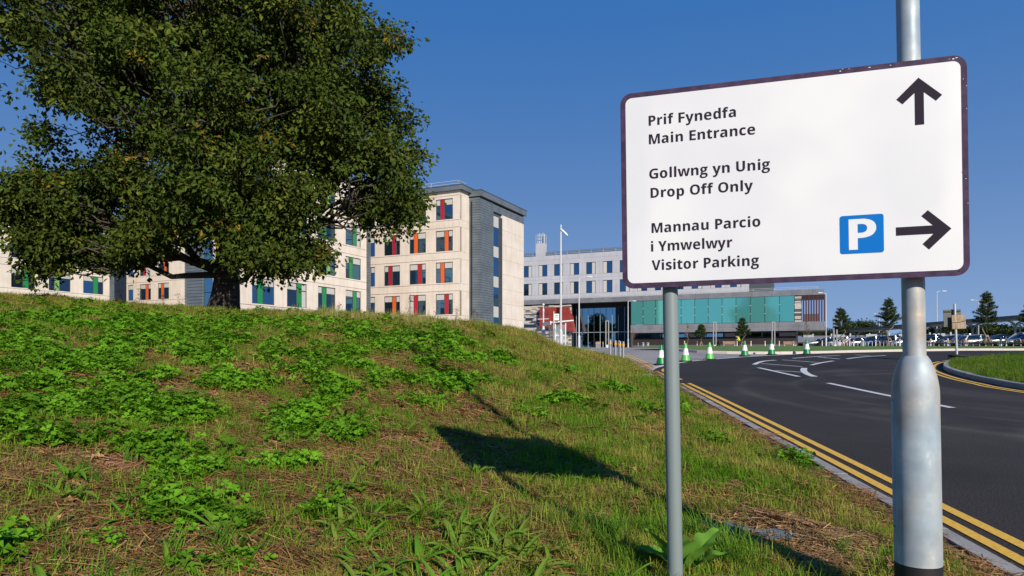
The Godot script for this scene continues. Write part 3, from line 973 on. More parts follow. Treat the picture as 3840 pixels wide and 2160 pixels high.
	bx(b, "core", Vector3(0, 0, -14), Vector3(53.2, 10.7, -0.31), M.core)
	bx(b, "side_wall", Vector3(53.21, 0, -14), Vector3(53.4, 10.77, -0.01), M.grey_panel)
	var plant := MB.new()
	for k in 7:
		plant.bar(Vector3(0, 11.0 + k * 0.17, -3.0), Vector3(26, 11.0 + k * 0.17, -3.0), 0.05, 0.09)
	part(b, "plant_louvre", plant.done(), M.zinc_dark)
	rail(b, [Vector3(0.5, 10.75, -0.7), Vector3(52, 10.75, -0.7)], 0.8, 2.6)
	# flue stack
	bx(b, "flue_stack", Vector3(5.9, 10.7, -3.6), Vector3(8.0, 13.99, -2.2), M.grey_panel)
	var fl := MB.new()
	for k in 5:
		fl.tube([Vector3(6.15 + k * 0.4, 14.0, -2.9), Vector3(6.15 + k * 0.4, 16.2 + 0.2 * (k % 2), -2.9)], 0.11, 8)
	part(b, "flue_pipe", fl.done(), M.galv)
	var fr := MB.new()
	for q in [[5.95, -2.25], [7.95, -2.25], [5.95, -3.55], [7.95, -3.55]]:
		fr.bar(Vector3(q[0], 14.0, q[1]), Vector3(q[0], 16.0, q[1]), 0.1, 0.1)
	for y in [15.2, 15.95]:
		fr.bar(Vector3(5.95, y, -2.25), Vector3(7.95, y, -2.25), 0.08, 0.08)
		fr.bar(Vector3(5.95, y, -3.55), Vector3(7.95, y, -3.55), 0.08, 0.08)
	part(b, "flue_frame", fr.done(), M.galv)

func stripes(b: Node3D, t: Transform3D, xa: float, xb: float, ya: float, yb: float, z: float, h: float, seed_: int) -> void:
	# coursed stone in three tones, each stone its own piece
	var r := RandomNumberGenerator.new()
	r.seed = 70 + seed_
	var n := int((yb - ya) / h)
	for k in n:
		var x := xa
		while x < xb - 0.02:
			var e := minf(xb, x + (r.randf_range(0.9, 1.9) if xb - xa > 2.0 else 2.0))
			if xb - e < 0.35:
				e = xb
			var q := r.randf()
			var m: Material = M.stone_pale if q < 0.5 else (M.stone_mid if q < 0.72 else M.stone_dark)
			bx(b, "stone", Vector3(x + 0.004, ya + k * h + 0.004, z - 0.18), Vector3(e - 0.004, ya + (k + 1) * h - 0.004, z + r.randf_range(0.0, 0.12)), m, t)
			x = e

# ---------------------------------------------------------------- street furniture and vehicles
func lamp_post(label: String, x: float, d: float, h: float, r: float, arm: Vector2, twin := false, head_tilt := 0.0, y0 := -99.0, base_h := 1.3) -> Node3D:
	var o := thing("lamp_post", label, "lamp post", Vector3(x, base_y(d) if y0 < -90 else y0, -d), 0.0, "lamp posts along the road and car park")
	var mb := MB.new()
	mb.lathe([[r * 1.9, 0.0], [r * 1.9, base_h], [r * 1.6, base_h + 0.1], [r, base_h + 0.22], [r, h * 0.6], [r * 0.72, h]], 14)
	part(o, "column", mb.done(), M.galv_light)
	for s in ([1.0, -1.0] if twin else [1.0]):
		var a := Vector3(arm.x * s, arm.y, 0)
		if arm.length() > 0.3:
			var ab := MB.new()
			ab.tube([Vector3(0, h - 0.1, 0), Vector3(0, h, 0) + a * 0.4, Vector3(0, h, 0) + a], r * 0.45, 8)
			part(o, "arm", ab.done(), M.galv_light)
		var hb := MB.new()
		var dir = signf(arm.x) * s
		var q := Transform3D(Basis(Vector3(0, 0, 1), head_tilt * -dir), Vector3(0, h, 0) + a)
		var prof := PackedVector2Array([Vector2(0, -0.04), Vector2(0.62, -0.05), Vector2(0.7, 0.0), Vector2(0.5, 0.07), Vector2(0.0, 0.06)])
		if dir < 0:
			for k in prof.size():
				prof[k].x *= -1
		hb.prism(prof, -0.15, 0.15, q)
		part(o, "lamp_head", hb.done(), M.galv)
	return o

func cone(label: String, x: float, d: float, dark: bool) -> void:
	var key := "cone%s" % dark
	if not cache.has(key):
		var green := mat(0.0, 0.22, 0.05, 0.4) if dark else mat(0.10, 0.50, 0.09, 0.4)
		var w := mat(0.74, 0.75, 0.76, 0.45)
		var p := [MB.new(), MB.new(), MB.new(), MB.new()]
		var oct := PackedVector2Array()
		for k in 8:
			oct.append(Vector2(0.27, 0).rotated(TAU * (k + 0.5) / 8.0) * (1.0 if k % 2 else 1.0))
		p[0].prism(oct, 0.0, 0.045, Transform3D(Basis(Vector3(1, 0, 0), Vector3(0, 0, -1), Vector3(0, 1, 0)), Vector3.ZERO))
		p[1].lathe([[0.185, 0.045], [0.18, 0.075], [0.137, 0.27]], 20)
		p[2].lathe([[0.140, 0.271], [0.084, 0.545]], 20)
		p[3].lathe([[0.081, 0.546], [0.042, 0.73], [0.036, 0.75]], 20)
		cache[key] = [[p[0].done(), M.rubber, "base"], [p[1].done(), green, "cone_body"], [p[2].done(), w, "reflective_sleeve"], [p[3].done(), green, "cone_tip"]]
	var o := thing("traffic_cone", label, "traffic cone", at(x, d, 0.0), rng.randf() * 0.6, "green and white traffic cones across the drop-off lane")
	for q in cache[key]:
		part(o, q[2], q[0], q[1])

func bollard(label: String, x: float, d: float, h: float, steel: bool, group: String, y := -99.0) -> void:
	var key := "bollard%.2f%s" % [h, steel]
	if not cache.has(key):
		var a := MB.new()
		var r := 0.057 if steel else 0.07
		a.lathe([[r, 0.0], [r, h - 0.006], [r - 0.008, h]], 14)
		var c := MB.new()
		c.lathe([[r + 0.004, h * 0.72], [r + 0.004, h * 0.86]], 14)
		cache[key] = [a.done(), c.done()]
	var o := thing("bollard", label, "bollard", Vector3(x, base_y(d) if y < -90 else y, -d), 0.0, group)
	part(o, "post", cache[key][0], M.steel if steel else M.white)
	part(o, "band", cache[key][1], M.amber)

func car(label: String, x: float, d: float, paint: Material, turn: float, kind: int) -> void:
	var o := thing("parked_car", label, "car", at(x, d, 0.02), turn, "cars parked under the canopy")
	var ln := 4.3
	var hw := 0.89
	var rh := 1.46 if kind == 0 else (1.62 if kind == 1 else 1.44)
	# stations: x, half width, sill, shoulder height
	var st := [[-2.15, 0.62, 0.35, 0.62], [-2.05, 0.80, 0.28, 0.80], [-1.6, hw, 0.22, 0.90], [-0.7, hw, 0.2, 0.95], [0.4, hw, 0.2, 0.95], [1.0, hw, 0.2, 0.92], [1.75, 0.85, 0.22, 0.78], [2.08, 0.72, 0.28, 0.66], [2.16, 0.55, 0.34, 0.55]]
	if not cache.has("car%d" % kind):
		var body := MB.new()
		var rings := []
		for s in st:
			var w: float = s[1]
			rings.append([Vector3(s[0], s[2], w * 0.92), Vector3(s[0], (s[2] + s[3]) / 2.0, w), Vector3(s[0], s[3] - 0.05, w * 0.98), Vector3(s[0], s[3], w * 0.86), Vector3(s[0], s[3] + 0.02, 0), Vector3(s[0], s[3], -w * 0.86), Vector3(s[0], s[3] - 0.05, -w * 0.98), Vector3(s[0], (s[2] + s[3]) / 2.0, -w), Vector3(s[0], s[2], -w * 0.92)])
		for r in rings:
			r.reverse()
		body.ring_surface(rings)
		var back := -1.95 if kind != 2 else -1.5
		var glass := MB.new()
		var gr := []
		for s in [[back, 0.9, 0.80, 0.72], [back + 0.35, rh - 0.06, 0.80, 0.60], [-0.2, rh, 0.80, 0.60], [0.25, rh - 0.05, 0.80, 0.60], [1.05, 0.93, 0.80, 0.74]]:
			gr.append([Vector3(s[0], 0.85, s[2]), Vector3(s[0], s[1], s[3]), Vector3(s[0], s[1] + 0.012, 0), Vector3(s[0], s[1], -s[3]), Vector3(s[0], 0.85, -s[2])])
		for r in gr:
			r.reverse()
		glass.ring_surface(gr)
		var roof := MB.new()
		var rr := []
		for s in [[back + 0.28, rh - 0.09], [back + 0.4, rh - 0.03], [-0.2, rh + 0.03], [0.2, rh - 0.005]]:
			rr.append([Vector3(s[0], s[1] - 0.05, 0.64), Vector3(s[0], s[1], 0.57), Vector3(s[0], s[1] + 0.025, 0), Vector3(s[0], s[1], -0.57), Vector3(s[0], s[1] - 0.05, -0.64)])
		for r in rr:
			r.reverse()
		roof.ring_surface(rr)
		for s in [1.0, -1.0]:
			for q in [[Vector3(back + 0.05, 0.9, 0.77), Vector3(back + 0.36, rh - 0.06, 0.61)], [Vector3(-0.35, 0.93, 0.81), Vector3(-0.28, rh, 0.62)], [Vector3(1.02, 0.93, 0.77), Vector3(0.26, rh - 0.04, 0.61)]]:
				roof.bar(q[0] * Vector3(1, 1, s), q[1] * Vector3(1, 1, s), 0.07, 0.09)
		var tyre := MB.new()
		tyre.lathe([[0.2, -0.1], [0.30, -0.1], [0.325, -0.07], [0.325, 0.07], [0.30, 0.1], [0.2, 0.1]], 20)
		var rim := MB.new()
		rim.lathe([[0.0, -0.08], [0.2, -0.09], [0.2, 0.09], [0.0, 0.08]], 14, Vector3.ZERO, false)
		cache["car%d" % kind] = [body.done(), glass.done(), roof.done(), tyre.done(), rim.done()]
	var c: Array = cache["car%d" % kind]
	part(o, "body", c[0], paint)
	part(o, "window_glass", c[1], M.glass_dark)
	part(o, "roof", c[2], paint)
	for s in [[-1.35, 1], [-1.35, -1], [1.3, 1], [1.3, -1]]:
		var w := part(o, "wheel", c[3], M.rubber, Transform3D(Basis(Vector3(1, 0, 0), PI / 2), Vector3(s[0], 0.325, 0.80 * s[1])))
		part(w, "rim", c[4], M.galv_light)
	for s in [0.6, -0.6]:
		bx(o, "headlight", Vector3(1.98, 0.58, s - 0.14), Vector3(2.10, 0.70, s + 0.14), M.clear_lamp)
		bx(o, "tail_light", Vector3(-2.115, 0.70, s - 0.13), Vector3(-2.0, 0.86, s + 0.13), M.red)
	bx(o, "number_plate", Vector3(2.12, 0.40, -0.26), Vector3(2.175, 0.51, 0.26), M.white)

func build_car_park() -> void:
	M.clear_lamp = mat(0.7, 0.72, 0.75, 0.1, 0.2)
	var paints := [mat(0.50, 0.54, 0.58, 0.25, 0.5), mat(0.72, 0.72, 0.72, 0.25), mat(0.012, 0.013, 0.018, 0.2), mat(0.02, 0.035, 0.075, 0.2, 0.3), mat(0.20, 0.24, 0.28, 0.25, 0.5), mat(0.03, 0.04, 0.05, 0.2, 0.2), mat(0.02, 0.06, 0.22, 0.2, 0.3), mat(0.35, 0.02, 0.02, 0.25)]
	for p in paints:
		p.clearcoat_enabled = true
		p.clearcoat_roughness = 0.05
	var names := ["silver", "white", "black", "navy", "grey", "charcoal", "blue", "dark red"]
	var row := [3, 0, 5, 1, 4, 2, 3, 5, 4, 2, 6, 2, 4, 1, 0, 5, 3, 0]
	var ord := ["nearest the island", "second", "third", "fourth", "fifth", "sixth", "seventh", "eighth", "ninth", "tenth", "eleventh", "twelfth", "thirteenth", "fourteenth", "fifteenth", "sixteenth", "seventeenth", "farthest"]
	for k in row.size():
		var where: String = ord[k] if k == 0 or k == row.size() - 1 else ord[k] + " from the right-hand end"
		var paint: Material = paints[row[k]]
		car("%s car in the parked row, %s" % [names[row[k]], where], 51.6 + rng.randf_range(-0.3, 0.3), 66.0 + k * 2.85, paint, (PI if k % 3 else 0.0) + rng.randf_range(-0.04, 0.04) - 0.1, [0, 1, 2, 0, 1][k % 5])
	# the long canopy over the bays
	var cp := thing("parking_canopy", "long grey steel canopy over the parked cars on curved posts", "canopy", Vector3(56.6, base_y(90), -90), 0.0)
	var y := 3.05
	bx(cp, "roof_sheet", Vector3(-2.0, y + 0.22, -26), Vector3(4.4, y + 0.28, 24), M.roof_grey, Transform3D(Basis(Vector3(0, 0, 1), 0.05), Vector3.ZERO))
	bx(cp, "edge_beam", Vector3(-2.1, y + 0.02, -26), Vector3(-1.95, y + 0.30, 24), M.zinc_dark)
	bx(cp, "edge_beam", Vector3(4.3, y + 0.2, -26), Vector3(4.45, y + 0.48, 24), M.zinc_dark)
	for k in 26:
		bx(cp, "purlin", Vector3(-1.9, y + 0.05, -25.5 + k * 1.95), Vector3(4.2, y + 0.14, -25.42 + k * 1.95), M.galv)
	for k in 7:
		var z := 20.5 - k * 7.1
		var pm := MB.new()
		pm.tube([Vector3(0.2, -0.3, z), Vector3(0.2, 2.2, z), Vector3(0.05, 2.6, z), Vector3(-0.6, 2.92, z), Vector3(-1.9, 3.06, z)], [0.11, 0.11, 0.12, 0.1, 0.06], 8)
		pm.tube([Vector3(0.2, 2.2, z), Vector3(0.4, 2.6, z), Vector3(1.2, 2.98, z), Vector3(4.2, 3.2, z)], [0.11, 0.12, 0.1, 0.06], 8)
		part(cp, "curved_post", pm.done(), M.galv)
		var p2 := MB.new()
		p2.tube([Vector3(0.75, -0.3, z), Vector3(0.75, 2.9, z)], 0.07, 8)
		part(cp, "post", p2.done(), M.galv)
	# hoops, bollards and the shrub bed along the edge
	var hb := MB.new()
	hb.tube([Vector3(0, 0, -0.42), Vector3(0, 0.62, -0.42), Vector3(0, 0.78, -0.33), Vector3(0, 0.82, -0.2), Vector3(0, 0.82, 0.2), Vector3(0, 0.78, 0.33), Vector3(0, 0.62, 0.42), Vector3(0, 0, 0.42)], 0.04, 8)
	var hm := hb.done()
	for k in 22:
		var o := thing("cycle_hoop", "grey steel hoop rail before the parked cars, %s from the right" % nth(k), "hoop", at(48.3, 63.0 + k * 1.9, 0.12), 0.12, "hoop rails in front of the parked cars")
		part(o, "hoop_tube", hm, M.galv_light)
	var bp := [3083, 3133, 3149, 3186, 3201, 3236, 3284, 3374, 3490, 3554, 3621, 3695, 3754, 3773]
	var k2 := 0
	for px in bp:
		var r: float = (px - 1920.0) / 2545.0
		var d := 46.8 / r
		k2 += 1
		bollard("white bollard with yellow band before the parked cars, %s from the left" % nth(k2 - 1), 46.8, d, 1.0, false, "white bollards before the parked cars", base_y(d) + 0.08)
	var n := 0
	for px in [2567, 2614, 2712, 2764, 2816, 2869, 2922, 2976]:
		var r: float = (px - 1920.0) / 2545.0
		bollard("white bollard before the pavilion's dark wall, %s from the left" % nth(n), r * 101.0, 101.0, 1.0, false, "white bollards before the pavilion", base_y(101))
		n += 1
	# the low building beyond
	var b := building("low_building", "long low building with pale grey pitched roof beyond the car park", -9.0, -167.6, 1.5)
	bx(b, "wall", Vector3(0, 0, -14), Vector3(34, 3.0, -0.02), M.stone_mid)
	for k in 8:
		bx(b, "window", Vector3(0.6 + k * 4.2, 0.9, -0.1), Vector3(4.2 + k * 4.2, 2.75, 0.03), M.teal_solid if k % 3 else M.mirror)
	var rf := MB.new()
	rf.prism(PackedVector2Array([Vector2(0.8, 3.01), Vector2(-7.0, 4.7), Vector2(-15.0, 3.01)]), -0.6, 34.6, Transform3D(Basis(Vector3(0, 0, 1), Vector3(0, 1, 0), Vector3(1, 0, 0)), Vector3.ZERO))
	part(b, "roof", rf.done(), M.roof_grey)
	for k in 9:
		bx(b, "roof_vent", Vector3(1.0 + k * 3.9, 4.2, -6.2), Vector3(1.3 + k * 3.9, 5.1, -5.9), M.galv_light)
	for k in 5:
		bx(b, "roof_light", Vector3(3.0 + k * 6.5, 4.2, -6.5), Vector3(5.2 + k * 6.5, 4.85, -5.2), M.galv)
	# lamp posts
	lamp_post("tall galvanised lamp post beside the right end of the pavilion", 47.2, 102, 8.2, 0.07, Vector2(-0.6, 0.05))
	lamp_post("lamp post with one arm above the parking canopy", 62.6, 100, 8.3, 0.07, Vector2(0.7, 0.05))
	lamp_post("lamp post with two arms above the parking canopy", 82.5, 120, 8.3, 0.07, Vector2(0.9, 0.08), true)
	lamp_post("far lamp post beside a pine above the canopy's left end", 92.0, 170, 8.4, 0.08, Vector2(-0.8, 0.05))

func clear_sheet(p: Node, s: String, a: Vector3, b: Vector3) -> void:
	bx(p, s, a, b, M.clear)

func build_plaza() -> void:
	M.column = mat(0.24, 0.25, 0.26, 0.5)
	cone("dark green and white cone half hidden behind the sign's grey post", 5.65, 25.7, true)
	cone("light green and white cone nearest the sign's grey post on its right", 7.15, 27.96, false)
	cone("light green and white cone with an orange fleck, third of the row", 8.58, 29.47, false)
	cone("dark green and white cone in front of the hi-vis worker's tree", 11.23, 32.76, true)
	cone("dark green and white cone, second from the right end of the row", 13.09, 34.23, true)
	cone("dark green and white cone at the right end of the row", 15.05, 34.65, true)
	var g := "steel bollards beside the paved crossing"
	for s in [[5.02, 30.6, "nearest"], [4.98, 31.3, "second nearest"], [5.12, 32.5, "third nearest"], [5.03, 33.0, "fourth nearest"], [5.0, 34.5, "farthest, set apart"]]:
		bollard("steel bollard with amber band by the paved crossing, %s of five" % s[2], s[0], s[1], 0.76, true, g)
	for k in 5:
		bollard("small far steel bollard in the tight row before the entrance, %s from the left" % nth(k), lerpf(10.85, 10.4, k / 4.0), lerpf(87.5, 80.0, k / 4.0), 0.8, true, "far bollards before the entrance")
	bollard("far steel bollard standing alone before the glazed entrance", 11.4, 85, 0.8, true, "far bollards before the entrance")
	for px in [2393, 2433]:
		bollard("far steel bollard before the pavilion, on the %s of the litter bins" % ("left" if px < 2400 else "right"), (px - 1920.0) / 2545.0 * 108.0, 108, 0.8, true, "far bollards by the litter bins")
	for s in [[2412, "left"], [2429, "right"]]:
		var o := thing("litter_bin", "%s of the two round steel litter bins before the pavilion" % s[1], "bin", at((s[0] - 1920.0) / 2545.0 * 110.0, 110), 0.0, "litter bins before the pavilion")
		var mb := MB.new()
		mb.lathe([[0.21, 0.0], [0.22, 0.62], [0.2, 0.64]], 16)
		part(o, "drum", mb.done(), M.steel)
		var lid := MB.new()
		lid.lathe([[0.23, 0.72], [0.22, 0.78], [0.05, 0.84]], 16)
		part(o, "lid", lid.done(), M.galv)
		var nk := MB.new()
		nk.lathe([[0.17, 0.641], [0.17, 0.719]], 12)
		part(o, "opening", nk.done(), M.black)
	# raised slabs of the paved crossing
	var r := RandomNumberGenerator.new()
	r.seed = 5
	var pav := kerb_group("footway_paving")
	for a in 22:
		for k in 26:
			var d := 30.4 + k * 1.0
			var x := kerb_x(minf(d, 38)) - 0.45 - a * 0.62
			if x < 4.6 - (d - 30.0) * 0.62 - 1.6 or d > 56 or x > 4.7:
				continue
			var q := r.randf()
			if bank_y(x, d) > base_y(d) + 0.02:
				continue
			bx(pav, "slab", Vector3(x - 0.60, base_y(d) - 0.05, -d - 0.98), Vector3(x - 0.01, base_y(d + 0.5) + 0.075, -d), M.slab_light if q < 0.6 else (M.slab_dark if q < 0.8 else M.paver))
	lamp_post("nearest tall galvanised lamp post rising above the bus shelter", 3.6, 50, 9.2, 0.075, Vector2(0.02, -0.35), false, 0.75)
	lamp_post("white based lamp post before the entrance glazing", 7.71, 78, 8.1, 0.075, Vector2(0.9, 0.1))
	lamp_post("lamp post between the entrance glazing and the teal glass", 19.5, 114, 7.8, 0.075, Vector2(0.7, 0.02))
	for s in [[2277, 100, "before the entrance glazing"], [2680, 105, "left of the hi-vis worker"], [2900, 105, "right of the hi-vis worker"], [3132, 88, "beside the leaning pine at the pavilion's right"]]:
		var o := thing("light_column", "slim twin blade light column %s" % s[2], "light column", at((s[0] - 1920.0) / 2545.0 * s[1], s[1]), 0.0, "twin blade light columns")
		for q in [-0.2, 0.2]:
			bx(o, "blade", Vector3(q - 0.07, 0, -0.08), Vector3(q + 0.07, 3.9, 0.08), M.column)
		bx(o, "cap", Vector3(-0.27, 3.901, -0.08), Vector3(0.27, 4.0, 0.08), M.column)
		bx(o, "foot", Vector3(-0.129, 0, -0.06), Vector3(0.129, 0.45, 0.06), M.galv)
	# camera mast
	var m := thing("camera_mast", "grey camera mast with wide foot cabinet before the red panels", "mast", at(2.87, 62), 0.0)
	var mb := MB.new()
	mb.lathe([[0.21, 0.0], [0.21, 1.45], [0.12, 1.95], [0.07, 2.3], [0.07, 3.4], [0.09, 3.42], [0.09, 3.65], [0.03, 3.7], [0.03, 4.0]], 8)
	part(m, "pole", mb.done(), M.galv_light)
	var cb := MB.new()
	cb.lathe([[0.02, 0.0], [0.11, 0.03], [0.12, 0.10], [0.06, 0.16]], 12, Vector3(0, 3.98, 0))
	part(m, "camera", cb.done(), M.white)
	var am := MB.new()
	am.bar(Vector3(-0.5, 2.72, 0), Vector3(0.5, 2.76, 0), 0.05, 0.05)
	part(m, "cross_arm", am.done(), M.galv_light)
	# bus shelter
	var s := thing("bus_shelter", "glazed bus shelter with pale frame and tilted roof beside the bank", "bus shelter", at(3.7, 58), 0.15)
	for q in [[0.0, 0.0], [0.9, 0.0], [0.0, -2.6], [0.9, -2.6]]:
		bx(s, "post", Vector3(q[0] - 0.04, 0, q[1] - 0.04), Vector3(q[0] + 0.04, 2.25, q[1] + 0.04), M.galv_light)
	bx(s, "roof", Vector3(-0.25, 2.26, -2.9), Vector3(1.75, 2.36, 0.3), M.galv_light, Transform3D(Basis(Vector3(0, 0, 1), 0.09), Vector3.ZERO))
	bx(s, "roof_edge", Vector3(-0.3, 2.12, -2.95), Vector3(-0.24, 2.42, 0.35), M.white, Transform3D(Basis(Vector3(0, 0, 1), 0.09), Vector3.ZERO))
	clear_sheet(s, "glass_panel", Vector3(0.05, 0.25, -0.012), Vector3(0.85, 2.1, 0.012))
	clear_sheet(s, "glass_panel", Vector3(-0.012, 0.25, -2.55), Vector3(0.012, 2.1, -0.05))
	clear_sheet(s, "glass_panel", Vector3(0.05, 0.25, -2.612), Vector3(0.85, 2.1, -2.588))
	bx(s, "glazing_bar", Vector3(0.041, 1.15, -0.03), Vector3(0.859, 1.21, 0.03), M.galv_light)
	bx(s, "bench_seat", Vector3(0.15, 0.45, -2.3), Vector3(0.5, 0.5, -0.3), M.timber)
	var f := thing("stop_flag", "white bus stop flag sign on a thin pole beside the shelter", "sign", at(3.55, 57.5))
	bx(f, "pole", Vector3(-0.03, 0, -0.03), Vector3(0.03, 3.2, 0.03), M.galv_light)
	bx(f, "flag", Vector3(0.032, 2.45, -0.015), Vector3(0.44, 3.0, 0.015), M.white)
	for q in [[2.86, 0.05], [2.74, 0.02], [2.68, 0.02]]:
		bx(f, "print_line", Vector3(0.10, q[0] - q[1], 0.016), Vector3(0.36, q[0], 0.018), M.black)
	# benches
	for q in [[2735, "left, by the hi-vis worker"], [2962, "right, beside a bollard"]]:
		var o := thing("bench", "timber bench before the dark pavilion wall, on the %s" % q[1], "bench", at((q[0] - 1920.0) / 2545.0 * 99.0, 99, 0.05), -0.3, "timber benches")
		for k in 3:
			bx(o, "seat_slat", Vector3(-0.85, 0.42, -0.22 + k * 0.15), Vector3(0.85, 0.46, -0.09 + k * 0.15), M.timber)
		for k in 3:
			bx(o, "back_slat", Vector3(-0.85, 0.52 + k * 0.13, -0.28), Vector3(0.85, 0.63 + k * 0.13, -0.24), M.timber)
		for k in [-0.75, 0.75]:
			bx(o, "leg", Vector3(k - 0.05, 0, -0.25), Vector3(k + 0.05, 0.415, 0.2), M.stone_pale)
	worker()
	temp_sign()

func smin(a: float, b: float, k: float) -> float:
	var h := clampf(0.5 + 0.5 * (b - a) / k, 0.0, 1.0)
	return lerpf(b, a, h) - k * h * (1.0 - h)

func flesh(bones: Array, cell: float, k := 0.05) -> ArrayMesh:
	# surface nets of tapered capsules joined by a smooth minimum
	var lo := Vector3(9, 9, 9)
	var hi := -lo
	for b in bones:
		for q in [[b[0], b[1]], [b[2], b[3]]]:
			lo = lo.min(q[0] - Vector3.ONE * (q[1] + 2 * cell))
			hi = hi.max(q[0] + Vector3.ONE * (q[1] + 2 * cell))
	var n := Vector3i(((hi - lo) / cell).ceil()) + Vector3i.ONE
	var f := PackedFloat32Array()
	f.resize(n.x * n.y * n.z)
	for z in n.z:
		for y in n.y:
			for x in n.x:
				var p := lo + Vector3(x, y, z) * cell
				var v := 9.0
				for b in bones:
					var ab: Vector3 = b[2] - b[0]
					var t: float = clampf((p - b[0]).dot(ab) / maxf(ab.length_squared(), 1e-6), 0.0, 1.0)
					v = smin(v, p.distance_to(b[0] + ab * t) - lerpf(b[1], b[3], t), k)
				f[(z * n.y + y) * n.x + x] = v
	var mb := MB.new()
	var id := {}
	var off := [0, 1, n.x, n.x + 1, n.x * n.y, n.x * n.y + 1, n.x * n.y + n.x, n.x * n.y + n.x + 1]
	for z in n.z - 1:
		for y in n.y - 1:
			for x in n.x - 1:
				var s := (z * n.y + y) * n.x + x
				var sum := Vector3.ZERO
				var c := 0
				for e in [[0, 1], [2, 3], [4, 5], [6, 7], [0, 2], [1, 3], [4, 6], [5, 7], [0, 4], [1, 5], [2, 6], [3, 7]]:
					var a: float = f[s + off[e[0]]]
					var b: float = f[s + off[e[1]]]
					if (a < 0) != (b < 0):
						var t := a / (a - b)
						var pa := Vector3(e[0] & 1, (e[0] >> 1) & 1, e[0] >> 2)
						var pb := Vector3(e[1] & 1, (e[1] >> 1) & 1, e[1] >> 2)
						sum += pa.lerp(pb, t)
						c += 1
				if c:
					id[s] = mb.v.size()
					var gx := f[s + 1] - f[s]
					var gy := f[s + n.x] - f[s]
					var gz := f[s + n.x * n.y] - f[s]
					mb.v.append(lo + (Vector3(x, y, z) + sum / c) * cell)
					mb.n.append(Vector3(gx, gy, gz).normalized())
	for s in id:
		for ax in [[1, n.x, n.x * n.y], [n.x, n.x * n.y, 1], [n.x * n.y, 1, n.x]]:
			if (f[s] < 0) != (f[s + ax[0]] < 0):
				var q := [s, s - ax[1], s - ax[1] - ax[2], s - ax[2]]
				if id.has(q[1]) and id.has(q[2]) and id.has(q[3]):
					if f[s] < 0:
						mb.i.append_array([id[q[0]], id[q[2]], id[q[1]], id[q[0]], id[q[3]], id[q[2]]])
					else:
						mb.i.append_array([id[q[0]], id[q[1]], id[q[2]], id[q[0]], id[q[2]], id[q[3]]])
	mb.c.resize(mb.v.size())
	return mb.done()

func worker() -> void:
	var o := thing("person", "person in a yellow hi-vis jacket bending forward beside the young tree", "person", at(34.3, 103, 0.2), 0.0)
	var hip := Vector3(0.16, 0.92, 0)
	var chest := Vector3(0.02, 1.32, 0)
	var neck := Vector3(-0.14, 1.46, 0)
	var head := Vector3(-0.25, 1.49, 0)
	var bones := [[hip, 0.15, chest, 0.16], [chest, 0.15, neck, 0.06], [neck, 0.06, head, 0.09], [head, 0.09, head + Vector3(-0.05, -0.08, 0), 0.07]]
	var vest := [[hip + Vector3(0, -0.04, 0), 0.175, chest, 0.185], [chest, 0.17, neck + Vector3(0.03, -0.03, 0), 0.09]]
	var legs := [[hip, 0.155, hip, 0.155]]
	for s in [-1.0, 1.0]:
		var sh := chest + Vector3(-0.02, 0.08, 0.18 * s)
		var elbow := sh + Vector3(-0.05, -0.28, 0.03 * s)
		var hand := elbow + Vector3(-0.2, -0.16, -0.06 * s)
		bones += [[sh, 0.06, elbow, 0.045], [elbow, 0.045, hand, 0.03], [hip + Vector3(0, -0.05, 0.09 * s), 0.09, Vector3(0.08, 0.48, 0.1 * s), 0.06], [Vector3(0.08, 0.48, 0.1 * s), 0.06, Vector3(0.14, 0.08, 0.1 * s), 0.04], [Vector3(0.14, 0.05, 0.1 * s), 0.045, Vector3(-0.05, 0.03, 0.11 * s), 0.035]]
		for q in 4:
			bones.append([hand, 0.022, hand + Vector3(-0.07 - 0.01 * (q % 2), -0.05, (q - 1.5) * 0.022), 0.011])
		bones.append([hand, 0.02, hand + Vector3(-0.02, -0.06, -0.04 * s), 0.012])
		vest += [[sh, 0.085, elbow, 0.065], [elbow, 0.065, elbow.lerp(hand, 0.8), 0.05]]
		legs += [[hip + Vector3(0, -0.05, 0.09 * s), 0.105, Vector3(0.08, 0.48, 0.1 * s), 0.075], [Vector3(0.08, 0.48, 0.1 * s), 0.075, Vector3(0.14, 0.1, 0.1 * s), 0.06]]
	part(o, "body", flesh(bones, 0.028, 0.03), mat(0.42, 0.26, 0.19, 0.6))
	part(o, "jacket", flesh(vest, 0.04, 0.04), mat(0.62, 0.72, 0.02, 0.6))
	part(o, "trousers", flesh(legs, 0.04, 0.04), mat(0.02, 0.025, 0.045, 0.8))
	part(o, "hair", flesh([[head + Vector3(0.03, 0.04, 0), 0.085, head + Vector3(-0.01, 0.05, 0), 0.085]], 0.03), mat(0.03, 0.02, 0.015, 0.7))

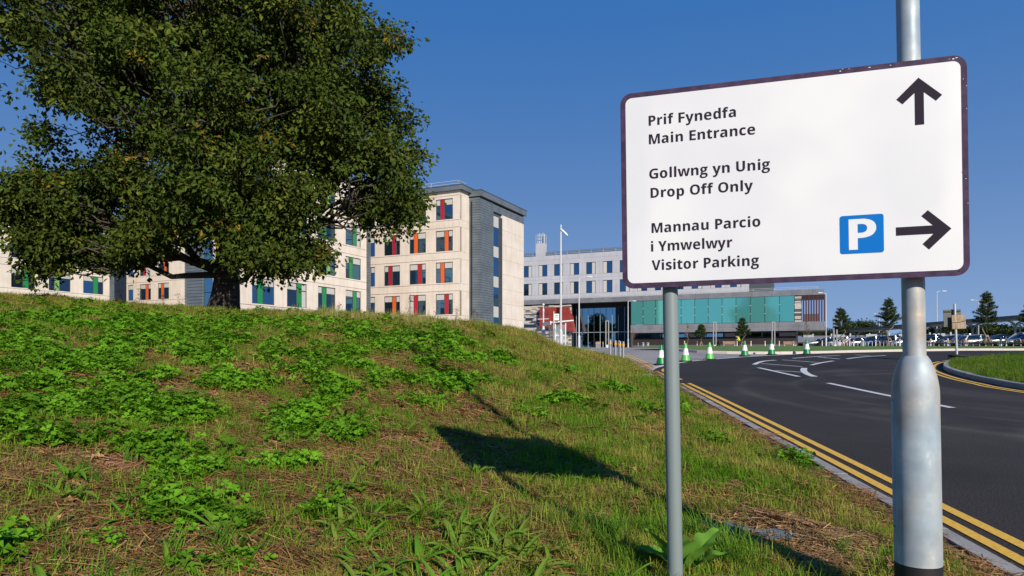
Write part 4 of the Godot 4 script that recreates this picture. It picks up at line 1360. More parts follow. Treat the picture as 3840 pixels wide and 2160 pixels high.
func temp_sign() -> void:
	var x := 18.1
	var d := 27.6
	var o := thing("temporary_sign", "back of a temporary sign with a plywood board on a pole set in tyres", "sign", Vector3(x, island_y(x, d) - 0.02, -d), 0.0)
	var tilt := Transform3D(Basis(Vector3(0, 0, 1), 0.045), Vector3.ZERO)
	var pm := MB.new()
	pm.tube([Vector3(0, 0.05, 0), Vector3(0, 2.28, 0)], 0.045, 14)
	part(o, "pole", pm.done(), M.galv, tilt)
	var wood := tri_tex(mat(1, 1, 1, 0.85), noise_tex(51, 0.03, [[0.2, L(0.24, 0.15, 0.08)], [0.5, L(0.34, 0.25, 0.18)], [0.8, L(0.41, 0.32, 0.25)]], 256, 3), Vector3(1.6, 0.25, 1.6))
	bx(o, "sign_back", Vector3(-0.42, 1.36, -0.12), Vector3(0.29, 2.06, -0.10), mat(0.10, 0.115, 0.105, 0.7), tilt * Transform3D(Basis(Vector3(0, 0, 1), -0.01), Vector3.ZERO))
	bx(o, "sign_channel", Vector3(-0.40, 1.96, -0.099), Vector3(0.27, 2.0, -0.06), M.black, tilt)
	bx(o, "plywood_board", Vector3(-0.20, 1.26, 0.06), Vector3(0.36, 1.82, 0.075), wood, tilt * Transform3D(Basis(Vector3(0, 0, 1), -0.01), Vector3.ZERO))
	var wire := MB.new()
	wire.tube([Vector3(-0.3, 1.50, 0.09), Vector3(0.0, 1.52, 0.1), Vector3(0.25, 1.58, 0.1), Vector3(0.5, 1.64, 0.08)], 0.008, 6)
	part(o, "cable", wire.done(), M.black)
	for k in 2:
		var ty := MB.new()
		ty.lathe([[0.17, 0.0], [0.27, 0.0], [0.325, 0.025], [0.33, 0.075], [0.27, 0.10], [0.17, 0.10]], 28, Vector3(0, 0.02 + k * 0.102, 0), false)
		part(o, "tyre", ty.done(), M.rubber)
	var tr := MB.new()
	tr.lathe([[0.0, 0.0], [0.18, 0.0], [0.18, 0.16], [0.0, 0.17]], 16, Vector3(0, 0.03, 0), false)
	part(o, "filler", tr.done(), M.stone_mid)

# ---------------------------------------------------------------- trees
func leaf_spray(seed_: int, n: int, r: float, size: float, droop: float) -> ArrayMesh:
	var g := RandomNumberGenerator.new()
	g.seed = seed_
	var mb := MB.new()
	mb.has_col = true
	for k in n:
		var p := Vector3(g.randfn(), g.randfn() * 0.7, g.randfn()) * r * 0.5
		var out := (p.normalized() + Vector3(g.randfn(), g.randfn() - droop, g.randfn()) * 0.7).normalized()
		var side := out.cross(Vector3(g.randfn(), g.randfn() + 1.5, g.randfn())).normalized()
		var up := side.cross(out)
		var s := size * g.randf_range(0.65, 1.25)
		var w := s * g.randf_range(0.26, 0.36)
		var fold := up * w * g.randf_range(0.1, 0.5)
		var q := g.randf_range(0.55, 1.5)
		mb.col = Color(q * g.randf_range(0.85, 1.1), q, q * g.randf_range(0.8, 1.1))
		var tip := p + out * s - up * s * 0.15
		var ml := p + out * s * 0.55 + side * w + fold
		var mr := p + out * s * 0.55 - side * w + fold
		mb.tri(p, ml, tip)
		mb.tri(p, tip, mr)
	return mb.done()

func limb(mb: MB, a: Vector3, b: Vector3, r0: float, r1: float, sag: float, g: RandomNumberGenerator, sides := 7) -> void:
	var pts := []
	var rad := []
	var n := 7
	var w := a.distance_to(b) * 0.05
	var j := Vector3.ZERO
	for k in n + 1:
		var t := float(k) / n
		j = j * 0.5 + Vector3(g.randfn(), g.randfn(), g.randfn()) * w * (0.0 if k == 0 else 1.0)
		pts.append(a.lerp(b, t) + Vector3(0, sag * 4.0 * t * (1.0 - t), 0) + j)
		rad.append(lerpf(r0, r1, pow(t, 0.7)))
	mb.tube(pts, rad, sides)

func oak() -> Node3D:
	var bx_ := -11.65
	var by := bank_y(bx_, 27.6) - 0.1
	var o := thing("oak_tree", "large spreading oak with dense dark green crown on top of the bank", "tree", Vector3(bx_, by, -27.6))
	var g := RandomNumberGenerator.new()
	g.seed = 77
	# trunk: flared foot, fluted bark
	var fl := FastNoiseLite.new()
	fl.seed = 3
	fl.frequency = 0.9
	var rings := []
	for k in 26:
		var t := k / 25.0
		var y := t * 6.5
		var r := 0.50 + 0.20 * exp(-y * 1.5) + 0.06 * exp(-y * 6.0) - 0.018 * y
		var ring := []
		for q in 40:
			var a := -TAU * q / 40.0
			var rr := r * (1.0 + 0.07 * fl.get_noise_3d(cos(a) * 2.2, y * 0.35, sin(a) * 2.2) + 0.05 * fl.get_noise_3d(cos(a) * 7.0, y * 0.5, sin(a) * 7.0) + 0.10 * exp(-y * 1.2) * sin(a * 5.0 + 1.0))
			ring.append(Vector3(cos(a) * rr + 0.10 * sin(y * 0.5) - 0.12 * exp(-y * 1.5), y, sin(a) * rr))
		rings.append(ring)
	var tr := MB.new()
	tr.ring_surface(rings)
	part(o, "trunk", tr.done(), M.bark)
	# lobes of the crown: centre, radii
	var lobes := [
		[Vector3(-5.2, 11.4, 0.5), Vector3(4.1, 2.9, 3.8)], [Vector3(-0.4, 12.6, 0), Vector3(4.8, 4.4, 5)], [Vector3(4.1, 10.6, 0), Vector3(3.0, 3.3, 4)],
		[Vector3(5.4, 7.2, 0.5), Vector3(2.4, 2.9, 3.4)], [Vector3(6.4, 4.9, 0.8), Vector3(1.6, 1.5, 2.4)], [Vector3(-0.8, 7.2, 1.0), Vector3(5.6, 3.4, 5.2)],
		[Vector3(-5.5, 4.4, 1.0), Vector3(2.6, 1.6, 3.0)], [Vector3(-4.0, 2.7, 1.8), Vector3(2.1, 0.8, 2.2)], [Vector3(1.0, 4.3, 2.4), Vector3(3.4, 1.8, 3.4)],
		[Vector3(3.5, 3.2, 2.0), Vector3(1.7, 1.2, 2.4)], [Vector3(-6.2, 2.9, 1.0), Vector3(1.6, 1.0, 2.0)], [Vector3(0.5, 16.2, 0), Vector3(3.6, 2.2, 3.6)], [Vector3(2.2, 2.0, 2.6), Vector3(1.2, 0.7, 1.4)], [Vector3(-2.2, 2.5, 2.6), Vector3(1.4, 0.8, 1.4)], [Vector3(-5.4, 1.9, 2.0), Vector3(1.1, 0.5, 1.0)], [Vector3(3.0, 2.1, 2.4), Vector3(1.5, 0.6, 1.5)], [Vector3(-7.3, 4.3, 1.5), Vector3(1.1, 1.0, 1.8)]]
	var gap := FastNoiseLite.new()
	gap.seed = 8
	gap.frequency = 0.42
	gap.fractal_octaves = 2
	var where := [[], [], [], []]
	var tint := [[], [], [], []]
	var limbs := MB.new()
	var twigs := MB.new()
	for e in lobes:
		var c: Vector3 = e[0]
		var r: Vector3 = e[1]
		var root := Vector3(0.05, clampf(c.y - 0.35 * Vector2(c.x, c.z).length() - 0.5, 1.7, 6.2), 0)
		limb(limbs, root, c, 0.10 + 0.028 * r.x + 0.02 * r.y, 0.05, 0.25, g, 8)
		var n := int(9.4 * pow(r.x * r.y * r.z, 0.62)) + 2
		var made := 0
		for k in n * 3:
			if made >= n:
				break
			var u := Vector3(g.randfn(), g.randfn(), g.randfn()).normalized()
			var q := pow(g.randf(), 0.42)
			var p := c + u * r * q
			if gap.get_noise_3d(p.x, p.y, p.z) < 0.05 + 0.10 * smoothstep(5.0, 2.0, p.y) or p.y < 1.15 + 0.9 * smoothstep(2.0, 0.6, absf(p.x)):
				continue
			made += 1
			var start := root.lerp(c, g.randf_range(0.45, 0.95))
			limb(twigs, start, p, 0.03 + 0.010 * start.distance_to(p), 0.010, -0.1, g, 5)
			var tone := g.randf_range(0.8, 1.2)
			for j in g.randi_range(6, 11):
				var e2 := p + Vector3(g.randfn() * 0.34, g.randfn() * 0.22, g.randfn() * 0.34)
				var bas := Basis.from_euler(Vector3(g.randf_range(-0.5, 0.5), g.randf() * TAU, g.randf_range(-0.5, 0.5))).scaled(Vector3.ONE * g.randf_range(0.75, 1.25))
				var v := g.randi() % 4
				where[v].append(Transform3D(bas, e2))
				var h := g.randf()
				var col := Color(0.056, 0.090, 0.010)
				if h > 0.80:
					col = Color(0.105, 0.130, 0.014)
				if h > 0.985:
					col = Color(0.24, 0.16, 0.018)
				tint[v].append(col * tone * g.randf_range(0.8, 1.2))
				if j % 3 == 0:
					limb(twigs, p, e2, 0.012, 0.004, -0.03, g, 3)
	part(o, "limbs", limbs.done(), M.bark)
	part(o, "branches", twigs.done(), M.twig)
	for v in 4:
		tag(scatter(o, "crown", leaf_spray(100 + v, 26, 0.44, 0.19, 0.5), M.leaf, where[v], tint[v]), "", "", "", "stuff")
	return o

func pine(label: String, x: float, d: float, h: float, wide: float, lean: float, seed_: int, y0: float) -> void:
	var g := RandomNumberGenerator.new()
	g.seed = seed_
	var o := thing("pine_tree", label, "tree", Vector3(x, y0, -d), 0.0, "young staked pines")
	var top := Vector3(-lean * h, h, 0)
	var tr := MB.new()
	limb(tr, Vector3.ZERO, top, 0.055 + h * 0.006, 0.015, 0.0, g, 8)
	part(o, "trunk", tr.done(), M.bark_pale)
	for k in 3:
		var a := TAU * k / 3.0 + 0.4
		var st := MB.new()
		st.bar(Vector3(cos(a) * 0.42, -0.1, sin(a) * 0.42), Vector3(cos(a) * 0.07, 0.85, sin(a) * 0.07), 0.07, 0.07)
		part(o, "stake", st.done(), M.timber)
	var where := []
	var tint := []
	var br := MB.new()
	var y := h * 0.42
	while y < h * 0.99:
		var t := y / h
		var reach := wide * (1.0 - pow(maxf(0.0, (t - 0.48) / 0.56), 1.1)) * (0.8 if t < 0.46 else 1.0)
		var n := 6
		for k in n:
			var a := TAU * (k + g.randf() * 0.8) / n
			var ln := reach * g.randf_range(0.55, 1.12) + 0.12
			var c := top * t
			var e := c + Vector3(cos(a) * ln, ln * g.randf_range(0.15, 0.55), sin(a) * ln)
			br.tube([c, c.lerp(e, 0.5) + Vector3(0, -0.05, 0), e], [0.022, 0.014, 0.006], 5)
			var m := int(ln / 0.17) + 1
			for j in m:
				if j == 0 and m > 3:
					continue
				var p := c.lerp(e, (j + 1.0) / m)
				where.append(Transform3D(Basis.from_euler(Vector3(g.randf() * 0.8, g.randf() * TAU, g.randf() * 0.8)).scaled(Vector3.ONE * g.randf_range(0.75, 1.2)), p))
				tint.append(Color(0.030, 0.060, 0.016) * g.randf_range(0.7, 1.5) if g.randf() < 0.85 else Color(0.085, 0.085, 0.02))
		y += h * 0.058
	where.append(Transform3D(Basis(), top))
	tint.append(Color(0.05, 0.09, 0.02))
	part(o, "branches", br.done(), M.bark_pale)
	if not cache.has("needles"):
		var mb := MB.new()
		mb.has_col = true
		for k in 46:
			var u := (Vector3(g.randfn(), g.randfn() + 0.5, g.randfn())).normalized()
			var s := u.cross(Vector3(g.randfn(), g.randfn(), g.randfn())).normalized() * 0.016
			var q := g.randf_range(0.7, 1.3)
			mb.col = Color(q, q, q)
			mb.tri(-s, s, u * g.randf_range(0.16, 0.27))
		cache.needles = mb.done()
	tag(scatter(o, "crown", cache.needles, M.needle, where, tint), "", "", "", "stuff")

func bare_tree(label: String, x: float, d: float, h: float, y0: float, seed_: int, leaves: int) -> void:
	var g := RandomNumberGenerator.new()
	g.seed = seed_
	var o := thing("young_tree", label, "tree", Vector3(x, y0, -d), 0.0, "thin young trees before the pavilion")
	var tr := MB.new()
	limb(tr, Vector3.ZERO, Vector3(0.05, h, 0), 0.05, 0.012, 0.0, g, 6)
	part(o, "trunk", tr.done(), M.bark_pale)
	var br := MB.new()
	var where := []
	var tint := []
	for k in 44:
		var t := g.randf_range(0.36, 0.97)
		var a := g.randf() * TAU
		var ln := (1.05 - t) * h * 0.34 * g.randf_range(0.6, 1.2)
		var c := Vector3(0.05 * t, h * t, 0)
		var e := c + Vector3(cos(a) * ln, ln * 1.1, sin(a) * ln)
		br.tube([c, c.lerp(e, 0.5) + Vector3(g.randfn(), g.randfn(), g.randfn()) * 0.04, e], [0.014, 0.010, 0.004], 4)
		for j in leaves:
			where.append(Transform3D(Basis.from_euler(Vector3(g.randf(), g.randf() * 6.0, g.randf())).scaled(Vector3.ONE * 0.55), c.lerp(e, g.randf_range(0.3, 1.0))))
			tint.append(Color(0.13, 0.075, 0.03) * g.randf_range(0.6, 1.3) if g.randf() < 0.75 else Color(0.07, 0.09, 0.02))
	part(o, "branches", br.done(), M.bark_pale)
	if leaves:
		tag(scatter(o, "crown", leaf_spray(301, 7, 0.5, 0.10, 0.3), M.leaf, where, tint), "", "", "", "stuff")

func far_tree(label: String, x: float, d: float, w: float, h: float, seed_: int, col: Color, y0 := -99.0) -> void:
	var g := RandomNumberGenerator.new()
	g.seed = seed_
	var o := thing("broadleaf_tree", label, "tree", Vector3(x, base_y(d) - 0.3 if y0 < -90 else y0, -d), 0.0, "trees beyond the car park")
	var tr := MB.new()
	limb(tr, Vector3.ZERO, Vector3(0, h * 0.7, 0), 0.25, 0.08, 0.0, g, 7)
	for k in 5:
		var a := TAU * k / 5.0
		limb(tr, Vector3(0, h * 0.3, 0), Vector3(cos(a) * w * 0.35, h * 0.7, sin(a) * w * 0.35), 0.12, 0.04, 0.2, g, 5)
	part(o, "trunk", tr.done(), M.bark)
	var where := []
	var tint := []
	for l in 7:
		var c := Vector3(g.randf_range(-0.3, 0.3) * w, h * g.randf_range(0.35, 0.72), g.randf_range(-0.3, 0.3) * w)
		var r := Vector3(w * 0.27, h * 0.26, w * 0.27)
		for k in 75:
			var u := Vector3(g.randfn(), g.randfn(), g.randfn()).normalized()
			var p := c + u * r * pow(g.randf(), 0.4)
			p.y = clampf(p.y, h * 0.08, h)
			where.append(Transform3D(Basis.from_euler(Vector3(g.randf(), g.randf() * 6.0, g.randf())).scaled(Vector3.ONE * g.randf_range(0.8, 1.5) * (0.6 + w * 0.05)), p))
			tint.append(col * g.randf_range(0.7, 1.35))
	tag(scatter(o, "crown", cache.far_spray, M.leaf, where, tint), "", "", "", "stuff")

func build_trees() -> void:
	cache.far_spray = leaf_spray(200, 34, 1.1, 0.42, 0.1)
	var o := oak()
	# the oak that the entrance glazing mirrors, out of view to the left
	var o2 := copy(o, Vector3(-68, 2.4, -43), 1.9, "second large oak standing beyond the left ward block, mirrored in the entrance glazing")
	o2.scale = Vector3(0.82, 0.82, 0.82)
	var lip := 0.42
	pine("young pine with split stem beside the hi-vis worker", (2784 - 1920) / 2545.0 * 98.0, 98, 4.3, 1.05, 0.0, 11, base_y(98))
	pine("young round pine before the teal glass, left of the worker", (2629 - 1920) / 2545.0 * 100.0, 100, 3.4, 0.9, 0.0, 12, base_y(100))
	pine("leaning young pine right of the pavilion's end", 0.4885 * 71.0, 71, 4.0, 0.9, 0.08, 13, base_y(71) + 0.2)
	pine("staked young pine left of the big lamp column", 0.556 * 68.0, 68, 4.75, 1.1, 0.02, 14, base_y(68) + 0.25)
	pine("staked young pine beside the temporary sign's board", 0.6996 * 62.0, 62, 4.75, 0.98, 0.0, 15, base_y(62) + lip)
	pine("young pine cut by the picture's right edge", 0.765 * 62.0, 62, 4.0, 0.95, 0.0, 16, base_y(62) + lip)
	bare_tree("thin bare tree just right of the sign's grey post", (2577 - 1920) / 2545.0 * 100.0, 100, 3.7, base_y(100), 21, 1)
	bare_tree("thin bare tree before the dark wall left of the sign's grey post", (2373 - 1920) / 2545.0 * 112.0, 112, 3.6, base_y(112), 22, 0)
	bare_tree("thin brown leaved tree before the pavilion's red fins", (3023 - 1920) / 2545.0 * 97.0, 97, 3.9, base_y(97), 23, 3)
	var dark := Color(0.028, 0.048, 0.014)
	var mid := Color(0.050, 0.075, 0.018)
	far_tree("round crowned tree standing above the low building's roof", 0.510 * 195.0, 195, 9.0, 7.8, 31, mid)
	far_tree("broad low tree left of the round crowned tree", 0.487 * 200.0, 200, 9.0, 5.8, 32, dark)
	far_tree("small tree behind the lamp post at the pavilion's right", 0.458 * 205.0, 205, 8.0, 5.8, 33, dark)
	far_tree("small tree peeping out past the pavilion's underside", 0.432 * 200.0, 200, 7.5, 5.0, 34, dark)
	far_tree("tree thinning to bare twigs right of the round crowned tree", 0.540 * 200.0, 200, 6.0, 5.4, 35, mid)
	for k in 9:
		far_tree("dark tree in the belt behind the parking canopy, %s from the left" % nth(k), (0.60 + k * 0.024) * (165.0 - k * 3.5), 165.0 - k * 3.5, 8.5, 3.3 + 0.14 * k + (k * 7 % 3) * 0.4, 40 + k, dark if k % 3 else mid)
	var sh := thing("small_conifer", "tiny dark conifer bush by the light column left of the worker", "shrub", at((2693 - 1920) / 2545.0 * 100.0, 100))
	var where := []
	var tint := []
	for k in 40:
		var t := rng.randf()
		var a := rng.randf() * TAU
		where.append(Transform3D(Basis().scaled(Vector3.ONE * 0.7), Vector3(cos(a) * 0.3 * (1 - t), 0.1 + t * 0.8, sin(a) * 0.3 * (1 - t))))
		tint.append(Color(0.04, 0.055, 0.015) * rng.randf_range(0.7, 1.3))
	tag(scatter(sh, "crown", cache.needles, M.needle, where, tint), "", "", "", "stuff")

# ---------------------------------------------------------------- the bank's plants
func tuft(seed_: int, n: int, h: float, spread: float, w: float, lean: float) -> ArrayMesh:
	var g := RandomNumberGenerator.new()
	g.seed = seed_
	var mb := MB.new()
	mb.has_col = true
	for k in n:
		var a := g.randf() * TAU
		var p := Vector3(cos(a), 0, sin(a)) * spread * sqrt(g.randf())
		var b := g.randf() * TAU
		var dir := Vector3(cos(b), 0, sin(b))
		var side := Vector3(-dir.z, 0, dir.x) * w * g.randf_range(0.7, 1.2)
		var hh := h * g.randf_range(0.55, 1.2)
		var bend := lean * g.randf_range(0.3, 1.3) * hh
		var q := g.randf_range(0.75, 1.25)
		mb.col = Color(q * g.randf_range(0.9, 1.2), q, q * g.randf_range(0.8, 1.1))
		var m1 := p + dir * bend * 0.25 + Vector3(0, hh * 0.5, 0)
		var m2 := p + dir * bend * 0.62 + Vector3(0, hh * 0.82, 0)
		var t := p + dir * bend + Vector3(0, hh * 0.95, 0)
		mb.quad(p - side, p + side, m1 + side * 0.8, m1 - side * 0.8)
		mb.quad(m1 - side * 0.8, m1 + side * 0.8, m2 + side * 0.5, m2 - side * 0.5)
		mb.tri(m2 - side * 0.5, m2 + side * 0.5, t)
	return mb.done()

func straw_mesh(seed_: int, n: int, r: float) -> ArrayMesh:
	var g := RandomNumberGenerator.new()
	g.seed = seed_
	var mb := MB.new()
	mb.has_col = true
	for k in n:
		var p := Vector3(g.randf_range(-r, r), g.randf_range(0.002, 0.030), g.randf_range(-r, r))
		var a := g.randf() * TAU
		var dir := Vector3(cos(a), g.randfn() * 0.14, sin(a)) * g.randf_range(0.03, 0.12)
		var side := Vector3(-sin(a), g.randf_range(-0.6, 0.6), cos(a)) * g.randf_range(0.0012, 0.0034)
		var mid := p + Vector3(0, g.randf_range(0.0, 0.012), 0) + side * g.randf_range(-6, 6)
		var q := g.randf_range(0.35, 1.5)
		mb.col = Color(q, q * g.randf_range(0.85, 1.0), q * g.randf_range(0.7, 1.0))
		mb.quad(p - dir - side, p - dir + side, mid + side, mid - side)
		mb.quad(mid - side, mid + side, p + dir + side, p + dir - side)
	return mb.done()

func clover_mesh(seed_: int, n: int) -> ArrayMesh:
	var g := RandomNumberGenerator.new()
	g.seed = seed_
	var mb := MB.new()
	mb.has_col = true
	for k in n:
		var a := g.randf() * TAU
		var rr := 0.13 * sqrt(g.randf())
		var p := Vector3(cos(a) * rr, g.randf_range(0.02, 0.115) * (1.2 - rr * 4.0), sin(a) * rr)
		var q := g.randf_range(0.7, 1.3)
		mb.col = Color(q * g.randf_range(0.85, 1.2), q, q * 0.9)
		var up := Vector3(g.randfn() * 0.35, 1, g.randfn() * 0.35).normalized()
		var x := up.cross(Vector3(cos(a * 3), 0.2, sin(a * 3))).normalized()
		var z := x.cross(up)
		for l in 3:
			var b := TAU * l / 3.0 + a
			var dir := x * cos(b) + z * sin(b)
			var sd := up.cross(dir)
			var s := g.randf_range(0.018, 0.033)
			var tip := p + dir * s * 1.25 + up * s * 0.10
			mb.tri(p, p + dir * s * 0.7 + sd * s * 0.62 + up * s * 0.3, tip)
			mb.tri(p, tip, p + dir * s * 0.7 - sd * s * 0.62 + up * s * 0.3)
		var st := Vector3(0.0012, 0, 0)
		mb.quad(Vector3(p.x * 0.7, 0, p.z * 0.7) - st, Vector3(p.x * 0.7, 0, p.z * 0.7) + st, p + st, p - st)
	return mb.done()

func leaf_blade(mb: MB, p: Vector3, a: float, ln: float, w: float, rise: float, droop: float, g: RandomNumberGenerator, wave := 0.0, n := 8) -> void:
	var dir := Vector3(cos(a), 0, sin(a))
	var side := Vector3(-sin(a), 0, cos(a))
	var l := []
	var m := []
	var r := []
	var twist := g.randf_range(-0.5, 0.5)
	for k in n + 1:
		var t := float(k) / n
		var c := p + dir * ln * (t * 0.92 - 0.10 * t * t) + Vector3(0, ln * (rise * t - droop * t * t), 0) + side * ln * 0.10 * twist * t * t
		var ww := w * pow(sin(PI * pow(t, 0.75) * 0.97 + 0.03), 0.8) * (1.0 + wave * sin(t * 17.0 + a * 3.0))
		var s := (side + Vector3(0, twist * t, 0)).normalized()
		l.append(c + s * ww + Vector3(0, ww * (0.35 + wave * cos(t * 14.0)), 0))
		m.append(c)
		r.append(c - s * ww + Vector3(0, ww * (0.35 + wave * sin(t * 15.0)), 0))
	for k in n:
		for e in [[m, l], [r, m]]:
			mb.quad(e[0][k], e[1][k], e[1][k + 1], e[0][k + 1])

func rosette(seed_: int, n: int, ln: float, w: float) -> ArrayMesh:
	var g := RandomNumberGenerator.new()
	g.seed = seed_
	var mb := MB.new()
	mb.has_col = true
	for k in n:
		var q := g.randf_range(0.8, 1.2)
		mb.col = Color(q * g.randf_range(0.9, 1.15), q, q)
		leaf_blade(mb, Vector3.ZERO, TAU * (k + g.randf() * 0.8) / n, ln * g.randf_range(0.6, 1.15), w * g.randf_range(0.7, 1.15), g.randf_range(0.55, 1.15), g.randf_range(0.45, 1.0), g)
	return mb.done()

func lie(x: float, d: float, turn: float, s: float, tilt := 0.5) -> Transform3D:
	var e := 0.15
	var y := bank_y(x, d)
	var nn := Vector3(y - bank_y(x + e, d), e, -(y - bank_y(x, d + e))).normalized()
	var up := Vector3.UP.lerp(nn, tilt).normalized()
	var xx := up.cross(Vector3(sin(turn), 0, cos(turn))).normalized()
	return Transform3D(Basis(xx, up, xx.cross(up)).scaled(Vector3.ONE * s), Vector3(x, y, -d))

func build_plants() -> void:
	var green := [tuft(1, 12, 0.085, 0.05, 0.0022, 0.8), tuft(2, 12, 0.07, 0.06, 0.0020, 1.1), tuft(3, 9, 0.12, 0.04, 0.0026, 0.9)]
	var straw := [straw_mesh(4, 22, 0.12), straw_mesh(5, 22, 0.12)]
	var clover := [clover_mesh(6, 34), clover_mesh(7, 30)]
	var W := {"g0": [], "g1": [], "g2": [], "s0": [], "s1": [], "c0": [], "c1": []}
	var T := {"g0": [], "g1": [], "g2": [], "s0": [], "s1": [], "c0": [], "c1": []}
	var g := RandomNumberGenerator.new()
	g.seed = 31
	for z in [[1.7, 4.0, 760.0, 1.0], [4.0, 8.0, 480.0, 1.0], [8.0, 14.0, 220.0, 1.35], [14.0, 22.0, 105.0, 1.9], [22.0, 34.0, 70.0, 2.3]]:
		var area: float = (z[1] - z[0]) * (3.7 + 0.79 * (z[0] + z[1]) / 2.0)
		for k in int(area * z[2]):
			var d := g.randf_range(z[0], z[1])
			var xe := kerb_x(d) - 0.36
			var x := g.randf_range(-0.79 * d - 0.3, xe)
			if d > 27.0 and bank_y(x, d) < base_y(d) + 0.03:
				continue
			var verge := smoothstep(-0.35, 0.55, x + 0.055 * (d - 4.0) + 0.35 * patch.get_noise_2d(x, d))
			if d > 13.0:
				verge = maxf(verge, 0.55 + 0.4 * patch.get_noise_2d(x * 0.7, d * 0.7))
			var pn := patch.get_noise_2d(x * 1.3 + 40.0, d * 1.3)
			var turn := g.randf() * TAU
			var hay := Vector2((x - 1.75) / 0.60, (d - 4.35) / 0.52).length() < 1.0 + 0.3 * patch.get_noise_2d(x * 6, d * 6)
			var on_bare := false
			for q in bare:
				if absf(q[0].x - x) < 8.0 and Geometry2D.is_point_in_polygon(Vector2(x, d), q):
					on_bare = true
			if on_bare and g.randf() < 0.86:
				continue
			if hay:
				if absf(x - 1.42) < 0.12 and absf(d - 4.5) < 0.10 or absf(x - 1.71) < 0.12 and absf(d - 4.36) < 0.09:
					if g.randf() < 0.9:
						continue
				if g.randf() < 0.8:
					var v := g.randi() % 2
					W["s%d" % v].append(lie(x, d, turn, g.randf_range(0.8, 1.2), 1.0))
					T["s%d" % v].append(Color(0.50, 0.32, 0.15) * g.randf_range(0.6, 1.2))
				continue
			# mown hay lies thick on the bank, thin on the verge
			if g.randf() < lerpf(0.62, 0.14, verge) + 0.25 * pn:
				var v := g.randi() % 2
				W["s%d" % v].append(lie(x, d, turn, z[3] * g.randf_range(0.8, 1.25), 1.0))
				T["s%d" % v].append(Color(0.45, 0.255, 0.11) * g.randf_range(0.35, 1.2))
			var cl := patch.get_noise_2d(x * 2.6 - 70.0, d * 2.0 + 20.0) + 0.45 * patch.get_noise_2d(x * 0.5, d * 0.5 + 90.0) + 0.10 * g.randfn()
			var need := lerpf(0.30, 0.80, smoothstep(-1.4, 0.6, x + 0.03 * d)) - 0.14 * smoothstep(4.5, 8.0, d) + 0.42 * smoothstep(14.0, 23.0, d) + 0.26 * smoothstep(6.5, 3.0, d)
			var thick := smoothstep(need - 0.28, need + 0.40, cl)
			if g.randf() < thick * (0.40 if d < 8.0 else 0.5):
				var v := g.randi() % 2
				W["c%d" % v].append(lie(x, d, turn, lerpf(1.0, z[3], 0.5) * g.randf_range(0.6, 1.5)))
				T["c%d" % v].append(Color(0.115, 0.27, 0.014) * g.randf_range(0.65, 1.35))
				if g.randf() < 0.7:
					continue
			if g.randf() < lerpf(0.60 + 0.25 * smoothstep(5.0, 10.0, d) + 0.9 * pn, 1.0, verge):
				var v := 0 if g.randf() < 0.45 else (1 if g.randf() < 0.75 else 2)
				var h := 1.0 if verge > 0.5 else g.randf_range(0.7, 1.25)
				h *= lerpf(0.45, 1.0, smoothstep(0.0, 0.5, xe - x))
				W["g%d" % v].append(lie(x, d, turn, z[3] * h * g.randf_range(0.6, 1.2), 0.3))
				var dry := clampf(0.33 + 1.2 * patch.get_noise_2d(x * 2.1 + 9.0, d * 2.1) + 0.25 * g.randfn(), 0.0, 1.0)
				dry = clampf(dry + 0.35 * smoothstep(14.0, 24.0, d), 0.0, 1.0)
				T["g%d" % v].append(Color(0.115, 0.26, 0.012).lerp(Color(0.42, 0.34, 0.09), dry * lerpf(0.45, 0.8, verge)) * g.randf_range(0.75, 1.25))
	for k in 3:
		tag(scatter(self, "grass", green[k], M.blade, W["g%d" % k], T["g%d" % k]), "short mown grass growing over the bank and verge", "grass", "", "stuff")
	for k in 2:
		tag(scatter(self, "hay", straw[k], M.straw, W["s%d" % k], T["s%d" % k]), "dry mown hay lying on the bank and verge", "hay", "", "stuff")
		tag(scatter(self, "clover", clover[k], M.blade, W["c%d" % k], T["c%d" % k]), "bright green clover in patches on the bank", "clover", "", "stuff")
	# tall dry grass along the crest
	var tall := tuft(9, 9, 0.42, 0.07, 0.004, 0.35)
	var tw := []
	var tt := []
	for k in 900:
		var x := g.randf_range(-7.5, -1.0)
		var d := g.randf_range(20.5, 28.0)
		if patch.get_noise_2d(x * 0.6 + 5.0, d * 0.6) < -0.02:
			continue
		tw.append(lie(x, d, g.randf() * TAU, g.randf_range(0.5, 1.15), 0.0))
		tt.append(Color(0.46, 0.36, 0.17).lerp(Color(0.13, 0.21, 0.03), g.randf() * 0.6))
	tag(scatter(self, "tall_grass", tall, M.blade, tw, tt), "tall dry grass standing along the crest of the bank", "grass", "", "stuff")
	# grass of the island and the lawn
	var iw := []
	var it := []
	var isl := PackedVector2Array()
	for p in island_edge():
		isl.append(p + Vector2(0.17, -0.09))
	isl.append(Vector2(72, -8))
	for k in 16000:
		var d := g.randf_range(9.0, 36.0)
		var x := g.randf_range(11.6, 0.80 * d + 2.0)
		if not Geometry2D.is_point_in_polygon(Vector2(x, d), isl):
			continue
		iw.append(Transform3D(Basis(Vector3.UP, g.randf() * TAU).scaled(Vector3.ONE * g.randf_range(1.0, 2.0)), Vector3(x, island_y(x, d) - 0.005, -d)))
		var dry := clampf(0.25 + patch.get_noise_2d(x * 0.9, d * 0.9) + 0.2 * g.randfn(), 0.0, 1.0)
		it.append(Color(0.085, 0.19, 0.015).lerp(Color(0.26, 0.23, 0.06), dry * 0.6) * g.randf_range(0.8, 1.2))
	tag(scatter(self, "island_grass", green[0], M.blade, iw, it), "short grass growing on the island", "grass", "", "stuff")
	# shrubs and mulch of the bed before the cars
	var bed := drape(PackedVector2Array([Vector2(35.5, 55.5), Vector2(44, 57), Vector2(60, 60), Vector2(60, 66), Vector2(36, 62)]), 0.47, 3.0)
	tag(part(self, "shrub_bed", bed.done(), M.mulch), "", "", "", "structure")
	var sw := []
	var stt := []
